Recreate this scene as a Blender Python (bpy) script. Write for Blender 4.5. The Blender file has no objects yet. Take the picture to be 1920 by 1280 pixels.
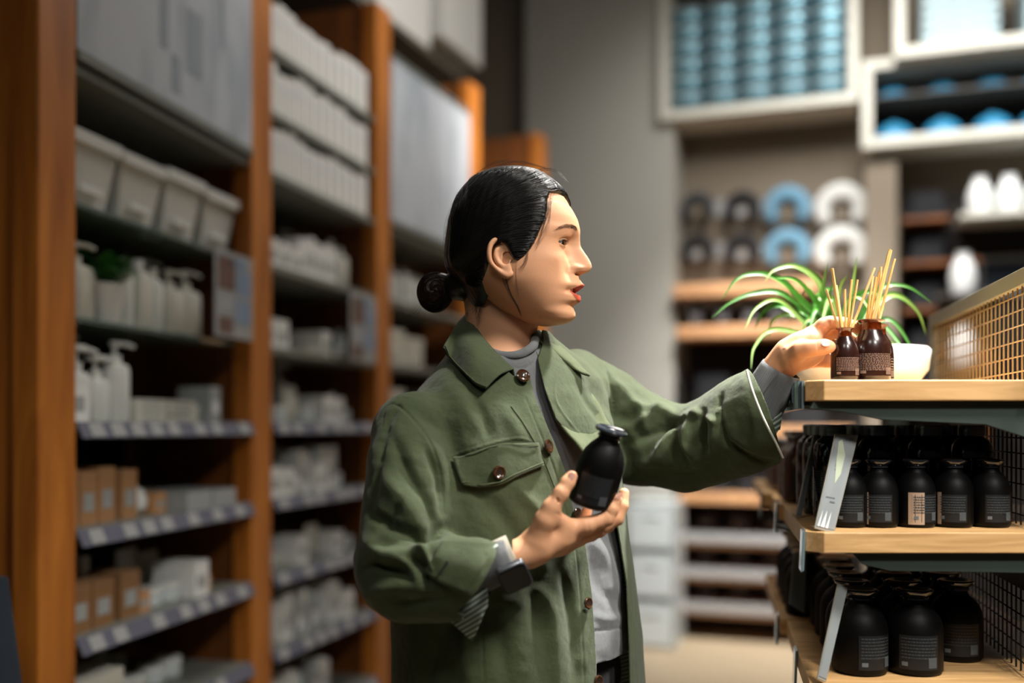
import bpy, bmesh, math, random
import numpy as np
from mathutils import Vector, Matrix
from mathutils.bvhtree import BVHTree
random.seed(7); R = random.random
F = 1866.67; CZ = 1.27; HY = 795.0; PI = math.pi
COL = bpy.context.scene.collection
def W(px, py, Y): return Vector(((px-960)*Y/F, Y, CZ-(py-HY)*Y/F))   # a point seen at px,py standing Y metres away
def lin(c):
    c = c/255.0
    return c/12.92 if c <= .04045 else ((c+.055)/1.055)**2.4
def rgb(h):
    h = h.lstrip('#'); return tuple(lin(int(h[i:i+2], 16)) for i in (0, 2, 4))+(1,)
# ---------------------------------------------------------------- materials
MATS = {}
def pmat(name, col, rough=.5, metal=0, var=.12, scale=12, bump=0, bscale=60, trans=0, coat=0, stretch=(1,1,1), emit=0, ior=1.45, sss=0, coord='Object', alpha=1, sheen=0):
    m = bpy.data.materials.new(name); m.use_nodes = True; MATS[name] = m
    nt = m.node_tree; b = nt.nodes['Principled BSDF']; L = nt.links
    c = rgb(col)
    tc = nt.nodes.new('ShaderNodeTexCoord'); mp = nt.nodes.new('ShaderNodeMapping'); mp.inputs['Scale'].default_value = stretch
    L.new(tc.outputs[coord], mp.inputs[0])
    n = nt.nodes.new('ShaderNodeTexNoise'); n.inputs['Scale'].default_value = scale; n.inputs['Detail'].default_value = 5
    L.new(mp.outputs[0], n.inputs[0])
    mx = nt.nodes.new('ShaderNodeMix'); mx.data_type = 'RGBA'
    mx.inputs[6].default_value = tuple(v*(1-var) for v in c[:3])+(1,); mx.inputs[7].default_value = tuple(min(1, v*(1+var)) for v in c[:3])+(1,)
    L.new(n.outputs[0], mx.inputs[0]); L.new(mx.outputs[2], b.inputs['Base Color'])
    b.inputs['Roughness'].default_value = rough; b.inputs['Metallic'].default_value = metal
    b.inputs['Transmission Weight'].default_value = trans; b.inputs['Coat Weight'].default_value = coat; b.inputs['IOR'].default_value = ior
    b.inputs['Alpha'].default_value = alpha
    if sheen: b.inputs['Sheen Weight'].default_value = sheen
    if sss:
        b.inputs['Subsurface Weight'].default_value = sss; b.inputs['Subsurface Radius'].default_value = (1, .35, .2); b.inputs['Subsurface Scale'].default_value = .006
    if emit:
        b.inputs['Emission Color'].default_value = c; b.inputs['Emission Strength'].default_value = emit
    if bump:
        n2 = nt.nodes.new('ShaderNodeTexNoise'); n2.inputs['Scale'].default_value = bscale; n2.inputs['Detail'].default_value = 4
        L.new(mp.outputs[0], n2.inputs[0]); bp = nt.nodes.new('ShaderNodeBump'); bp.inputs['Strength'].default_value = bump; bp.inputs['Distance'].default_value = .002
        L.new(n2.outputs[0], bp.inputs['Height']); L.new(bp.outputs[0], b.inputs['Normal'])
    return m
def woodmat(name, c1, c2, rough=.5, sc=(1,1,1), scale=3.0):
    m = bpy.data.materials.new(name); m.use_nodes = True; MATS[name] = m
    nt = m.node_tree; b = nt.nodes['Principled BSDF']; L = nt.links
    tc = nt.nodes.new('ShaderNodeTexCoord'); mp = nt.nodes.new('ShaderNodeMapping'); mp.inputs['Scale'].default_value = sc
    L.new(tc.outputs['Object'], mp.inputs[0])
    n = nt.nodes.new('ShaderNodeTexNoise'); n.inputs['Scale'].default_value = scale; n.inputs['Detail'].default_value = 8; n.inputs['Distortion'].default_value = 1.2
    L.new(mp.outputs[0], n.inputs[0])
    cr = nt.nodes.new('ShaderNodeValToRGB'); e = cr.color_ramp.elements
    e[0].position = .3; e[0].color = rgb(c1); e[1].position = .7; e[1].color = rgb(c2)
    L.new(n.outputs[0], cr.inputs[0]); L.new(cr.outputs[0], b.inputs['Base Color'])
    b.inputs['Roughness'].default_value = rough
    bp = nt.nodes.new('ShaderNodeBump'); bp.inputs['Strength'].default_value = .15; bp.inputs['Distance'].default_value = .002
    L.new(n.outputs[0], bp.inputs['Height']); L.new(bp.outputs[0], b.inputs['Normal'])
    return m
M = MATS
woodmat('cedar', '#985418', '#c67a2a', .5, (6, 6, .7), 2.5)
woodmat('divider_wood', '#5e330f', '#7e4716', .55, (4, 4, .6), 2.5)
woodmat('oak', '#b98f5c', '#dcb17a', .45, (1.2, 14, 14), 6)
woodmat('oak_long', '#b08a5a', '#d2ab78', .45, (14, 1.2, 14), 6)
woodmat('wall_oak', '#b5845a', '#cf9f72', .5, (1, 10, 10), 4)
pmat('back_board', '#2a1a10', .7)
pmat('price_rail', '#5d5e6c', .45)
pmat('tag_white', '#d8dade', .5, var=.04)
pmat('tag_rail', '#999a9a', .5, var=.04)
pmat('shelf_metal', '#7d8078', .45, .3)
pmat('bracket', '#3b4541', .5, .2, bump=.1, bscale=200)
pmat('mesh_frame', '#85877a', .4, .3)
pmat('wire', '#b09468', .35, .7)
pmat('black_wire', '#14130f', .5, .2)
pmat('shelf_glass', '#9fb5a8', .08, trans=.7, var=.03)
pmat('white_plastic', '#d6d8d4', .35, var=.03)
pmat('cream_plastic', '#c9c8bd', .4, var=.04)
pmat('grey_plastic', '#9b9f9f', .4, var=.05)
pmat('clear_plastic', '#dfe8ea', .3, trans=.25, var=.03)
pmat('cardboard', '#a87c54', .8, var=.08)
pmat('kraft_dark', '#8a6440', .8, var=.08)
pmat('peach', '#c79262', .7)
pmat('white_paper', '#dfe0dd', .7, var=.04)
pmat('fold_grey', '#9da09f', .7)  # flat grey for lid lines, seams and label patches
pmat('matte_black', '#070708', .5, var=.1, bump=.03, bscale=400)
pmat('gloss_black', '#040506', .1, var=.1, coat=.6)
pmat('smoked_cap', '#23262c', .12, var=.2, coat=1)
pmat('lid_black', '#6a6b6c', .3, .7)
pmat('label_dark', '#121517', .5, var=.1)
pmat('print_grey', '#5b6266', .6)
pmat('print_dim', '#343a3e', .6)
pmat('kraft_label', '#a08a76', .7, var=.05)
pmat('amber', '#6a2a0a', .12, trans=.55, var=.1, coat=.5)
pmat('amber_dark', '#23100c', .25, var=.15, coat=.4)
pmat('cork', '#c79a55', .8)
woodmat('reed', '#c99a52', '#e6c887', .6, (30, 30, 2), 4)
pmat('steel', '#8d9495', .25, .9)
pmat('floor_stone', '#a3937a', .55, var=.1, scale=3)
pmat('wall_grey', '#8b8a82', .85, var=.05, scale=1.5, bump=.1, bscale=15)
pmat('wall_brown', '#7a6f60', .8, var=.06, scale=2)
pmat('pillar_grey', '#a3a29a', .85, var=.06, scale=1.2, bump=.1, bscale=15)
pmat('ceiling_dark', '#3b3935', .9)
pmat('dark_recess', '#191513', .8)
pmat('frame_white', '#c9c7bc', .5, var=.05)
pmat('tin_blue', '#5f8896', .25, .45, var=.1, scale=6)
pmat('bowl_blue', '#2f7fa6', .3, var=.2)
pmat('pale_blue', '#a3b8be', .6)
pmat('pillow_white', '#dcdedb', .9, var=.04, bump=.2, bscale=80)
pmat('pillow_blue', '#6f9db8', .9, var=.06, bump=.2, bscale=80)
pmat('pillow_grey', '#3e4043', .9, var=.06, bump=.2, bscale=80)
pmat('pillow_black', '#24262a', .9, var=.06, bump=.2, bscale=80)
pmat('dark_cloth', '#14161a', .9, var=.3)
pmat('navy_cloth', '#222b36', .85, var=.2)
pmat('leaf', '#3b7420', .45, var=.2, scale=30)
pmat('leaf_dark', '#34702a', .45, var=.3, scale=20)
pmat('leaf_pale', '#8fb060', .4, var=.1)
pmat('pot_white', '#e9ecec', .25, var=.02)
# ---------------------------------------------------------------- mesh builder
for k_ in ('matte_black', 'gloss_black'): M[k_].node_tree.nodes['Principled BSDF'].inputs['Specular IOR Level'].default_value = .18 if k_ == 'matte_black' else .5
M['gloss_black'].node_tree.nodes['Principled BSDF'].inputs['Coat Weight'].default_value = .25
class MB:
    def __init__(s): s.v = []; s.f = []; s.m = []; s.T = Matrix()
    def add(s, vs, fs, m=0):
        o = len(s.v); s.v += [tuple(s.T @ Vector(v)) for v in vs]; s.f += [tuple(i+o for i in f) for f in fs]; s.m += [m]*len(fs)
    def box(s, c, d, m=0, taper=1.0):
        x, y, z = c; a, b, h = d[0]/2, d[1]/2, d[2]/2; t = taper
        s.add([(x-a*t,y-b*t,z-h),(x+a*t,y-b*t,z-h),(x+a*t,y+b*t,z-h),(x-a*t,y+b*t,z-h),(x-a,y-b,z+h),(x+a,y-b,z+h),(x+a,y+b,z+h),(x-a,y+b,z+h)],
              [(0,3,2,1),(4,5,6,7),(0,1,5,4),(1,2,6,5),(2,3,7,6),(3,0,4,7)], m)
    def bx(s, x0, x1, y0, y1, z0, z1, m=0): s.box(((x0+x1)/2,(y0+y1)/2,(z0+z1)/2), (x1-x0,y1-y0,z1-z0), m)
    def lathe(s, prof, c=(0,0,0), n=32, m=0, sq=0, rx=1, ry=1):
        vs = []; fs = []
        for r, z in prof:
            for i in range(n):
                a = 2*PI*i/n; k = 1.0
                if sq: k = (abs(math.cos(a))**(2/(1-sq+.001)) + abs(math.sin(a))**(2/(1-sq+.001)))**(-(1-sq)/2)
                vs.append((c[0]+r*rx*k*math.cos(a), c[1]+r*ry*k*math.sin(a), c[2]+z))
        for j in range(len(prof)-1):
            for i in range(n):
                k = (i+1) % n; fs.append((j*n+i, j*n+k, (j+1)*n+k, (j+1)*n+i))
        if prof[0][0] > 1e-5: fs.append(tuple(range(n-1, -1, -1)))
        if prof[-1][0] > 1e-5: fs.append(tuple((len(prof)-1)*n+i for i in range(n)))
        s.add(vs, fs, m)
    def tube(s, pts, r, n=8, m=0, cap=True):
        pts = [Vector(p) for p in pts]; N = len(pts); rs = r if isinstance(r, (list, tuple)) else [r]*N
        vs = []; fs = []; up = None
        for i, p in enumerate(pts):
            t = (pts[min(i+1, N-1)]-pts[max(i-1, 0)]).normalized()
            if up is None: up = t.orthogonal().normalized()
            up = (up-t*up.dot(t)); up = up.normalized() if up.length > 1e-6 else t.orthogonal().normalized()
            w = t.cross(up)
            for k in range(n):
                a = 2*PI*k/n; vs.append(p+(up*math.cos(a)+w*math.sin(a))*rs[i])
        for j in range(N-1):
            for k in range(n):
                q = (k+1) % n; fs.append((j*n+k, j*n+q, (j+1)*n+q, (j+1)*n+k))
        if cap: fs.append(tuple(range(n-1, -1, -1))); fs.append(tuple((N-1)*n+k for k in range(n)))
        s.add(vs, fs, m)
    def prism(s, poly, e, m=0):          # poly: list of 3D points, extruded by e
        n = len(poly); e = Vector(e); P = [Vector(p) for p in poly]
        s.add(P+[p+e for p in P], [tuple(range(n-1, -1, -1)), tuple(range(n, 2*n))]+[(i, (i+1) % n, n+(i+1) % n, n+i) for i in range(n)], m)
    def grid(s, rows, m=0, close=False):
        nr, nc = len(rows), len(rows[0]); vs = [p for r in rows for p in r]
        fs = [(j*nc+i, j*nc+(i+1) % nc, (j+1)*nc+(i+1) % nc, (j+1)*nc+i) for j in range(nr-1) for i in range(nc if close else nc-1)]
        s.add(vs, fs, m)
    def build(s, name, mats, parent=None, smooth=False, bevel=0, ang=35):
        if not isinstance(mats, (list, tuple)): mats = [mats]
        me = bpy.data.meshes.new(name); me.from_pydata(s.v, [], s.f)
        for k in mats: me.materials.append(M[k] if isinstance(k, str) else k)
        me.polygons.foreach_set('material_index', s.m); me.update()
        o = bpy.data.objects.new(name, me); COL.objects.link(o)
        if smooth:
            me.polygons.foreach_set('use_smooth', [True]*len(me.polygons)); me.set_sharp_from_angle(angle=math.radians(ang))
        if bevel:
            b = o.modifiers.new('bevel', 'BEVEL'); b.width = bevel; b.segments = 2; b.limit_method = 'ANGLE'
        if parent: o.parent = parent
        return o
def tag(o, label=None, cat=None, group=None, kind=None):
    if label: o['label'] = label
    if cat: o['category'] = cat
    if group: o['group'] = group
    if kind: o['kind'] = kind
    return o
def empty(name, loc=(0,0,0), rz=0):
    o = bpy.data.objects.new(name, None); COL.objects.link(o); o.location = loc; o.rotation_euler = (0,0,rz); o.empty_display_size = .05
    return o
def copy_tree(o, parent=None):
    c = o.copy(); COL.objects.link(c); c.parent = parent
    for ch in [x for x in bpy.data.objects if x.parent == o]: copy_tree(ch, c)
    return c
# proto store: first placement uses the proto itself, later ones copy it
last_put = [None]
class Kind:
    def __init__(s, fn): s.fn = fn; s.o = None; s.kids = None
    def put(s, loc, rz, label, cat, group=None, sc=None, rx=0):
        if s.o is None: o = s.o = s.fn(); s.kids = [x for x in bpy.data.objects if x.parent == o]
        else:
            o = s.o.copy(); COL.objects.link(o)
            for ch in s.kids:
                c = ch.copy(); COL.objects.link(c); c.parent = o
        o.location = loc; o.rotation_euler = (rx, 0, rz)
        if sc: o.scale = sc
        o['label'] = label; o['category'] = cat
        if group: o['group'] = group
        last_put[0] = o; return o
class Fr:                                # a vertical frame: x along d, y = inward normal, z up
    def __init__(s, ox, oy, dx, dy, flip=1):
        l = math.hypot(dx, dy); s.o = (ox, oy); s.d = (dx/l, dy/l); s.n = (-dy/l*flip, dx/l*flip); s.a = math.atan2(dy, dx)
    def w(s, x, y, z=0): return Vector((s.o[0]+s.d[0]*x+s.n[0]*y, s.o[1]+s.d[1]*x+s.n[1]*y, z))
    def M(s): return Matrix(((s.d[0], s.n[0], 0, s.o[0]), (s.d[1], s.n[1], 0, s.o[1]), (0, 0, 1, 0), (0, 0, 0, 1)))
    def hit(s, px, py, y=0):             # where the sight line px,py meets the plane at offset y
        a = (px-960)/F; ox = s.o[0]+s.n[0]*y; oy = s.o[1]+s.n[1]*y
        t = (a*oy-ox)/(s.d[0]-a*s.d[1]); Y = oy+s.d[1]*t
        return t, CZ-(py-HY)*Y/F
# ---------------------------------------------------------------- camera and scene
sc = bpy.context.scene
cam = bpy.data.objects.new('camera', bpy.data.cameras.new('camera')); COL.objects.link(cam)
cam.location = (0, 0, CZ); cam.rotation_euler = (PI/2, 0, 0)
cam.data.lens = 35; cam.data.sensor_width = 36; cam.data.shift_y = (HY-640)/1920.0
cam.data.clip_start = .05; cam.data.dof.use_dof = True; cam.data.dof.focus_distance = 1.36; cam.data.dof.aperture_fstop = 1.25
sc.camera = cam
sc.view_settings.view_transform = 'Standard'; sc.view_settings.look = 'None'; sc.view_settings.gamma = 1; sc.view_settings.use_curve_mapping = False
sc.view_settings.exposure = 0
# ================================================================ the room
def struct(mb, name, mats, **k): return tag(mb.build(name, mats, **k), kind='structure')
m = MB(); m.bx(-4.5, 5.5, -2.0, 9.5, -.1, 0); struct(m, 'floor', 'floor_stone')
m = MB(); m.bx(-4.5, 5.5, -2.0, 9.5, 4.2, 4.3); struct(m, 'ceiling', 'ceiling_dark')
BK = Fr(.932, 6.0, 2.914, -1, 1)          # back wall, y>0 goes into the wall
m = MB(); m.T = BK.M(); m.bx(-5.2, 4.4, .3, .5, 0, 4.2); struct(m, 'wall_back', 'wall_brown')
m = MB(); m.T = BK.M(); x0 = BK.hit(985, 500, 0)[0]; x1 = BK.hit(1264, 500, 0)[0]
m.bx(x0, x1, 0, .3, 0, 4.2); struct(m, 'wall_pillar', 'pillar_grey')
m = MB(); m.T = BK.M(); x0 = BK.hit(1622, 500, .02)[0]; x1 = BK.hit(1682, 500, .02)[0]
m.bx(x0, x1, .02, .3, 0, 2.75); struct(m, 'wall_post', 'wall_brown')
m = MB(); m.bx(-4.4, -4.2, -2, 9.5, 0, 4.2); struct(m, 'wall_left', 'wall_grey')
m = MB(); m.bx(5.3, 5.5, -2, 9.5, 0, 4.2); struct(m, 'wall_right', 'wall_brown')
# ================================================================ long shelving on the left: five uprights, four bays
CP = [(-.897, 2.05)]
cols = [(143,2.05), (510,2.93), (733,3.76), (901,4.60), (1027,5.40)]
CP = [((p-960)/F*Y, Y) for p, Y in cols]
bays = [Fr(CP[i][0], CP[i][1], CP[i+1][0]-CP[i][0], CP[i+1][1]-CP[i][1]) for i in range(4)]
bays.append(bays[3])
BL = [math.hypot(CP[i+1][0]-CP[i][0], CP[i+1][1]-CP[i][1]) for i in range(4)]
SHZ = [2.39, 2.20, 2.02, 1.745, 1.50, 1.275, 1.05, .825, .60, .35]
colname = ['nearest, filling the left edge of the photo', 'second from the near end', 'third, behind the hung box-file shelves', 'fourth, above and left of the head', 'farthest, just above the dark hair']
def upright(i):
    fr = bays[min(i, 4)] if i < 4 else Fr(CP[4][0], CP[4][1], CP[4][0]-CP[3][0], CP[4][1]-CP[3][1])
    if i > 0: fr = Fr(CP[i][0], CP[i][1], *[a+b for a, b in zip(bays[i-1].d, fr.d)])
    top = 2.82
    m = MB(); wd = .12 if i else .115
    m.bx(-wd, 0, 0, .06, 0, top)
    o = m.build('wooden_upright', 'cedar', bevel=.004)
    o.matrix_world = fr.M()
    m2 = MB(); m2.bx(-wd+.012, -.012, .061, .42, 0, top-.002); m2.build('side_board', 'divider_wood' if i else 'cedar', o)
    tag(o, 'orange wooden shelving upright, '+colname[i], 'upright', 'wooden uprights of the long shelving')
    return o
for i in range(5): upright(i)
def bay_board(i):
    L = BL[i]; m = MB(); m.bx(.004, L-.125, .40, .418, .1, 2.35)
    o = m.build('backboard', 'back_board'); o.matrix_world = bays[i].M()
    tag(o, 'dark back panel of the '+['first bay behind the pump bottles','second bay behind the box files','third bay behind the woman','fourth bay hidden behind the head'][i], 'back panel', 'back panels of the long shelving')
for i in range(4): bay_board(i)
SHN = {2.39:'topmost', 2.20:'second highest', 2.02:'poster-level', 1.745:'upper glass', 1.50:'lower glass', 1.275:'eye-level', 1.05:'chest-level', .825:'second lowest', .60:'lowest visible', .35:'bottom'}
BN = ['nearest bay', 'second bay', 'third bay', 'farthest bay']
def shelf(b, z, kind):
    L = BL[b]; x0, x1 = .006, L-.127; m = MB()
    if kind == 'glass':
        m.bx(x0, x1, .05, .395, -.01, 0); o = m.build('glass_shelf', 'shelf_glass', bevel=.001)
        tag(o, f'green-edged glass shelf, {SHN[z]} level of the {BN[b]}', 'shelf', 'glass shelves')
    elif kind == 'metal':
        m.bx(x0, x1, .01, .395, -.022, 0); o = m.build('metal_shelf', 'shelf_metal', bevel=.002)
        tag(o, f'thin grey metal shelf, {SHN[z]} one in the {BN[b]}', 'shelf', 'metal shelves')
    else:
        m.bx(x0, x1, .005, .395, -.018, 0); o = m.build('rail_shelf', 'shelf_metal', bevel=.002)
        tag(o, f'dark shelf with price rail, {SHN[z]} one in the {BN[b]}', 'shelf', 'shelves with price rails')
        r = MB(); r.prism([(x0, -.014, -.034), (x0, .003, .0005), (x0, .007, .0005), (x0, -.008, -.034)], (x1-x0, 0, 0)); r.build('price_rail', 'price_rail', o)
        q = x0+.03
        rr = random.Random(int(z*100)+b)
        while q < x1-.07:
            r = MB(); r.prism([(q, -.0145, -.031), (q, -.0005, -.002), (q, .001, -.002), (q, -.0125, -.031)], (.048, 0, 0)); r.build('price_tag', 'tag_rail', o)
            q += rr.choice([.075, .085, .12, .15])
    o.matrix_world = bays[b].M() @ Matrix.Translation((0, 0, z)); return o
for b in range(4):
    for z in SHZ:
        if b in (0, 2) and z > 2.05: continue
        if b == 3 and z < 1.9: continue
        if b == 2 and z < 1.0: continue
        shelf(b, z, 'metal' if z > 1.8 else ('glass' if (z > 1.4 and b == 0) else ('metal' if z > 1.4 else 'rail')))
# ---------------- stock makers (local: x along the shelf, -y to the aisle, base at z=0)
def k_bin():
    m = MB(); a, b, h = .085, .13, .17
    def ring(s, z): return [(-a*s,-b*s,z),(a*s,-b*s,z),(a*s,b*s,z),(-a*s,b*s,z)]
    m.grid([ring(.80, 0), ring(.97, h-.03), ring(1.05, h-.03), ring(1.06, h), ring(.98, h), ring(.80, .006)], close=True)
    m.add(ring(.8, 0), [(3,2,1,0)]); m.add(ring(.8, .006), [(0,1,2,3)]); m.bx(-.04, .04, -b*.93, -b*.90, .03, .05, 0)
    return m.build('storage_bin', 'white_plastic', bevel=.004, smooth=True)
def k_pump(h=.15, r=.034, sq=.0, mat='white_plastic', nm='pump_bottle', foam=False):
    m = MB(); m.lathe([(r*.92,0),(r,.006),(r,h*.86),(r*.9,h*.95),(r*.5,h)], n=28, sq=sq); o = m.build(nm, mat, smooth=True)
    p = MB(); p.lathe([(r*.45,h),(r*.45,h+.02),(r*.16,h+.021),(r*.16,h+.042),(r*.34,h+.043),(r*.34,h+.055),(0,h+.056)], n=20)
    if foam: p.lathe([(r*.75,h+.045),(r*.8,h+.05),(r*.75,h+.058),(0,h+.06)], n=20)
    p.tube([(0,0,h+.049),(.03,-.012,h+.05),(.048,-.02,h+.044)], [.007,.006,.005], 10); p.build('pump_head', mat, o, smooth=True)
    return o
def k_bottle(h=.16, r=.026, mat='white_plastic', cap='cream_plastic', nm='lotion_bottle', sq=0):
    m = MB(); m.lathe([(r*.9,0),(r,.005),(r,h*.72),(r*.85,h*.8),(r*.42,h*.84)], n=26, sq=sq); o = m.build(nm, mat, smooth=True)
    p = MB(); p.lathe([(r*.5,h*.835),(r*.5,h*.98),(r*.45,h),(0,h)], n=22); p.build('cap', cap, o, smooth=True); return o
def k_jar(h=.05, r=.035, mat='clear_plastic', lid='white_plastic'):
    m = MB(); m.lathe([(r*.9,0),(r,.004),(r,h*.7),(r*.92,h*.74)], n=26); o = m.build('cosmetic_jar', mat, smooth=True)
    p = MB(); p.lathe([(r*1.03,h*.7),(r*1.03,h*.97),(r*.98,h),(0,h)], n=26); p.build('lid', lid, o, smooth=True); return o
def k_carton(w, d, h, mat, lab='fold_grey', nm='carton'):
    def f():
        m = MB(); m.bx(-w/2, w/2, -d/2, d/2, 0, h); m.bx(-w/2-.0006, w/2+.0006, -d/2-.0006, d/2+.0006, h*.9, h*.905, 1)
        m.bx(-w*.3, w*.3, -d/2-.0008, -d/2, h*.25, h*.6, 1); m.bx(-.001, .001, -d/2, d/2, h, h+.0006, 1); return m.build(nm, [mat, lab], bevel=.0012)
    return f
def k_tray(w, d, h, mat='grey_plastic'):
    def f():
        m = MB(); t = .003
        m.bx(-w/2,w/2,-d/2,d/2,0,t); m.bx(-w/2,-w/2+t,-d/2,d/2,t,h); m.bx(w/2-t,w/2,-d/2,d/2,t,h); m.bx(-w/2+t,w/2-t,-d/2,-d/2+t,t,h); m.bx(-w/2+t,w/2-t,d/2-t,d/2,t,h)
        m.bx(-w/2+t,w/2-t,-.001,.001,t,h*.8); return m.build('organiser_tray', mat)
    return f
def k_pouch():
    m = MB(); rows = []
    for j in range(9):
        v = j/8; t = .018*math.sin(PI*min(1, v*.9+.1))+.001; rows.append([(.045*math.cos(a), t*math.sin(a), .0+.12*v) for a in [2*PI*i/20 for i in range(20)]])
    m.grid(rows, close=True); m.add(rows[0], [tuple(range(19,-1,-1))]); m.add(rows[-1], [tuple(range(20))]); return m.build('refill_pouch', 'cream_plastic', smooth=True)
def k_ball():
    m = MB(); m.lathe([(0,.0),(.018,.002),(.034,.016),(.038,.034),(.03,.056),(.014,.068),(0,.07)], n=24); return m.build('bath_puff', 'white_paper', smooth=True)
def k_boxfile():
    m = MB(); w, d, h = .05, .24, .15
    m.bx(-w/2, w/2, -d/2, d/2, 0, h); m.bx(-w*.3, w*.3, -d/2-.0008, -d/2, h*.55, h*.85, 1); m.lathe([(.008,0),(.008,.002)], (0,0,0), 10, 1)
    m.bx(-w/2+.006, w/2-.006, -d/2+.02, d/2, h, h+.006, 1); return m.build('box_file', ['white_paper', 'tag_white'], bevel=.004)
def k_fabricbox():
    m = MB(); m.bx(-.08,.08,-.13,.13,0,.10); m.bx(-.083,.083,-.133,.133,.10,.135); m.tube([(-.03,-.131,.06),(-.015,-.14,.05),(.015,-.14,.05),(.03,-.131,.06)], .004); return m.build('fabric_box', 'cream_plastic', bevel=.006)
K = dict(bin=Kind(k_bin), pump=Kind(k_pump), pumpsq=Kind(lambda: k_pump(.13,.036,.6,'cream_plastic')), foam=Kind(lambda: k_pump(.11,.03,0,'white_plastic','foam_pump_bottle',True)),
  bottle=Kind(k_bottle), bottlesq=Kind(lambda: k_bottle(.17,.03,'cream_plastic','white_plastic','square_bottle',.6)), tube=Kind(lambda: k_bottle(.12,.02,'clear_plastic','white_plastic','travel_bottle')),
  jar=Kind(k_jar), jarw=Kind(lambda: k_jar(.045,.03,'cream_plastic','white_plastic')), carton=Kind(k_carton(.06,.09,.13,'cardboard')), cartonb=Kind(k_carton(.075,.09,.11,'kraft_dark')), peach=Kind(k_carton(.05,.07,.05,'peach')),
  wbox=Kind(k_carton(.07,.12,.09,'white_paper','fold_grey','white_box')), flat=Kind(k_carton(.13,.16,.018,'cream_plastic','fold_grey','flat_case')), tall=Kind(k_carton(.035,.08,.14,'white_paper','fold_grey','slim_box')),
  tray=Kind(k_tray(.12,.18,.05)), pouch=Kind(k_pouch), ball=Kind(k_ball), file=Kind(k_boxfile), fbox=Kind(k_fabricbox), grey=Kind(k_carton(.055,.1,.1,'grey_plastic','tag_white','grey_box')))
DESC = dict(bin=('white tapered plastic storage bin','bin'), pump=('round white pump bottle','bottle'), pumpsq=('squarish cream pump bottle','bottle'), foam=('short white foam pump bottle','bottle'), bottle=('white capped lotion bottle','bottle'),
  bottlesq=('square cream refill bottle','bottle'), tube=('clear travel bottle','bottle'), jar=('clear white-lidded jar','jar'), jarw=('small cream jar','jar'), carton=('brown cardboard carton','carton'), cartonb=('dark kraft carton','carton'),
  peach=('small peach carton','carton'), wbox=('white paper box','box'), flat=('flat cream case','case'), tall=('slim white upright box','box'), tray=('grey organiser tray','tray'), pouch=('cream refill pouch','pouch'), ball=('white bath puff','bath puff'),
  file=('white box file','box file'), fbox=('cream fabric box with handle','storage box'), grey=('grey carton','carton'))
WID = dict(bin=.185, pump=.075, pumpsq=.08, foam=.07, bottle=.06, bottlesq=.068, tube=.046, jar=.078, jarw=.068, carton=.066, cartonb=.082, peach=.056, wbox=.076, flat=.14, tall=.038, tray=.13, pouch=.098, ball=.084, file=.054, fbox=.175, grey=.06)
ORD = ['first','second','third','fourth','fifth','sixth','seventh','eighth','ninth','tenth','eleventh','twelfth','thirteenth','fourteenth','fifteenth','sixteenth','seventeenth','eighteenth','nineteenth','twentieth']
cnt = {}; RV = random.Random(4)
def stock(b, z, items, x=None, y=.13, dz=0, note=''):
    x = .02 if x is None else x
    for it in items:
        if isinstance(it, float): x += it; continue
        w = WID[it]
        if x+w > BL[b]-.13: break
        key = (b, z, it, note); cnt[key] = cnt.get(key, 0)+1; n = cnt[key]
        lab = f"{DESC[it][0]}, {ORD[n-1]} from left on {SHN[z]} shelf, {BN[b]}{note}"
        K[it].put(bays[b].w(x+w/2, y, z+dz+.0003), bays[b].a, lab, DESC[it][1], f"{DESC[it][1]} stock on the {SHN[z]} shelf, {BN[b]}", sc=(1, 1, RV.uniform(.86, 1.04)) if dz == 0 else None)
        x += w
# nearest bay
stock(0, 1.745, ['bin']*4, x=.03, y=.17)
stock(0, 1.50, ['bottlesq','pumpsq',.11,'bottle','bottlesq','bottle','pumpsq','pumpsq'], y=.10)
stock(0, 1.50, ['bottle','bottlesq',.17,'pump','bottle','bottle','pump'], x=.03, y=.20, note=', back row')
stock(0, 1.275, ['wbox','foam','foam','pump'], y=.09, x=.01)
stock(0, 1.275, ['pump','pump','pump'], y=.2, x=.02, note=', back row')
for k in range(3): stock(0, 1.275, ['flat','flat'], x=.3, y=.14, dz=k*.0187, note=[', bottom of stack',', middle of stack',', top of stack'][k])
stock(0, 1.275, ['jarw','grey'], x=.60, y=.12)
stock(0, 1.05, ['carton','carton','carton',.02,'carton','ball','peach','tray','tray'], y=.10)
stock(0, 1.05, ['jarw']*6, x=.45, y=.28, note=', at the back')
stock(0, .825, ['cartonb','cartonb',.02,'cartonb','peach','jar','jar','wbox','peach'], y=.08)
stock(0, .825, ['carton','cartonb','carton','tall','jar','jar','pouch','pouch'], y=.20, note=', back row')
stock(0, .60, ['fbox','tray','jar','jarw','jar','jar'], y=.15)
stock(0, .60, ['tall','jarw','jar','tube','jar'], y=.33, x=.34, note=', at the back')
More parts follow.
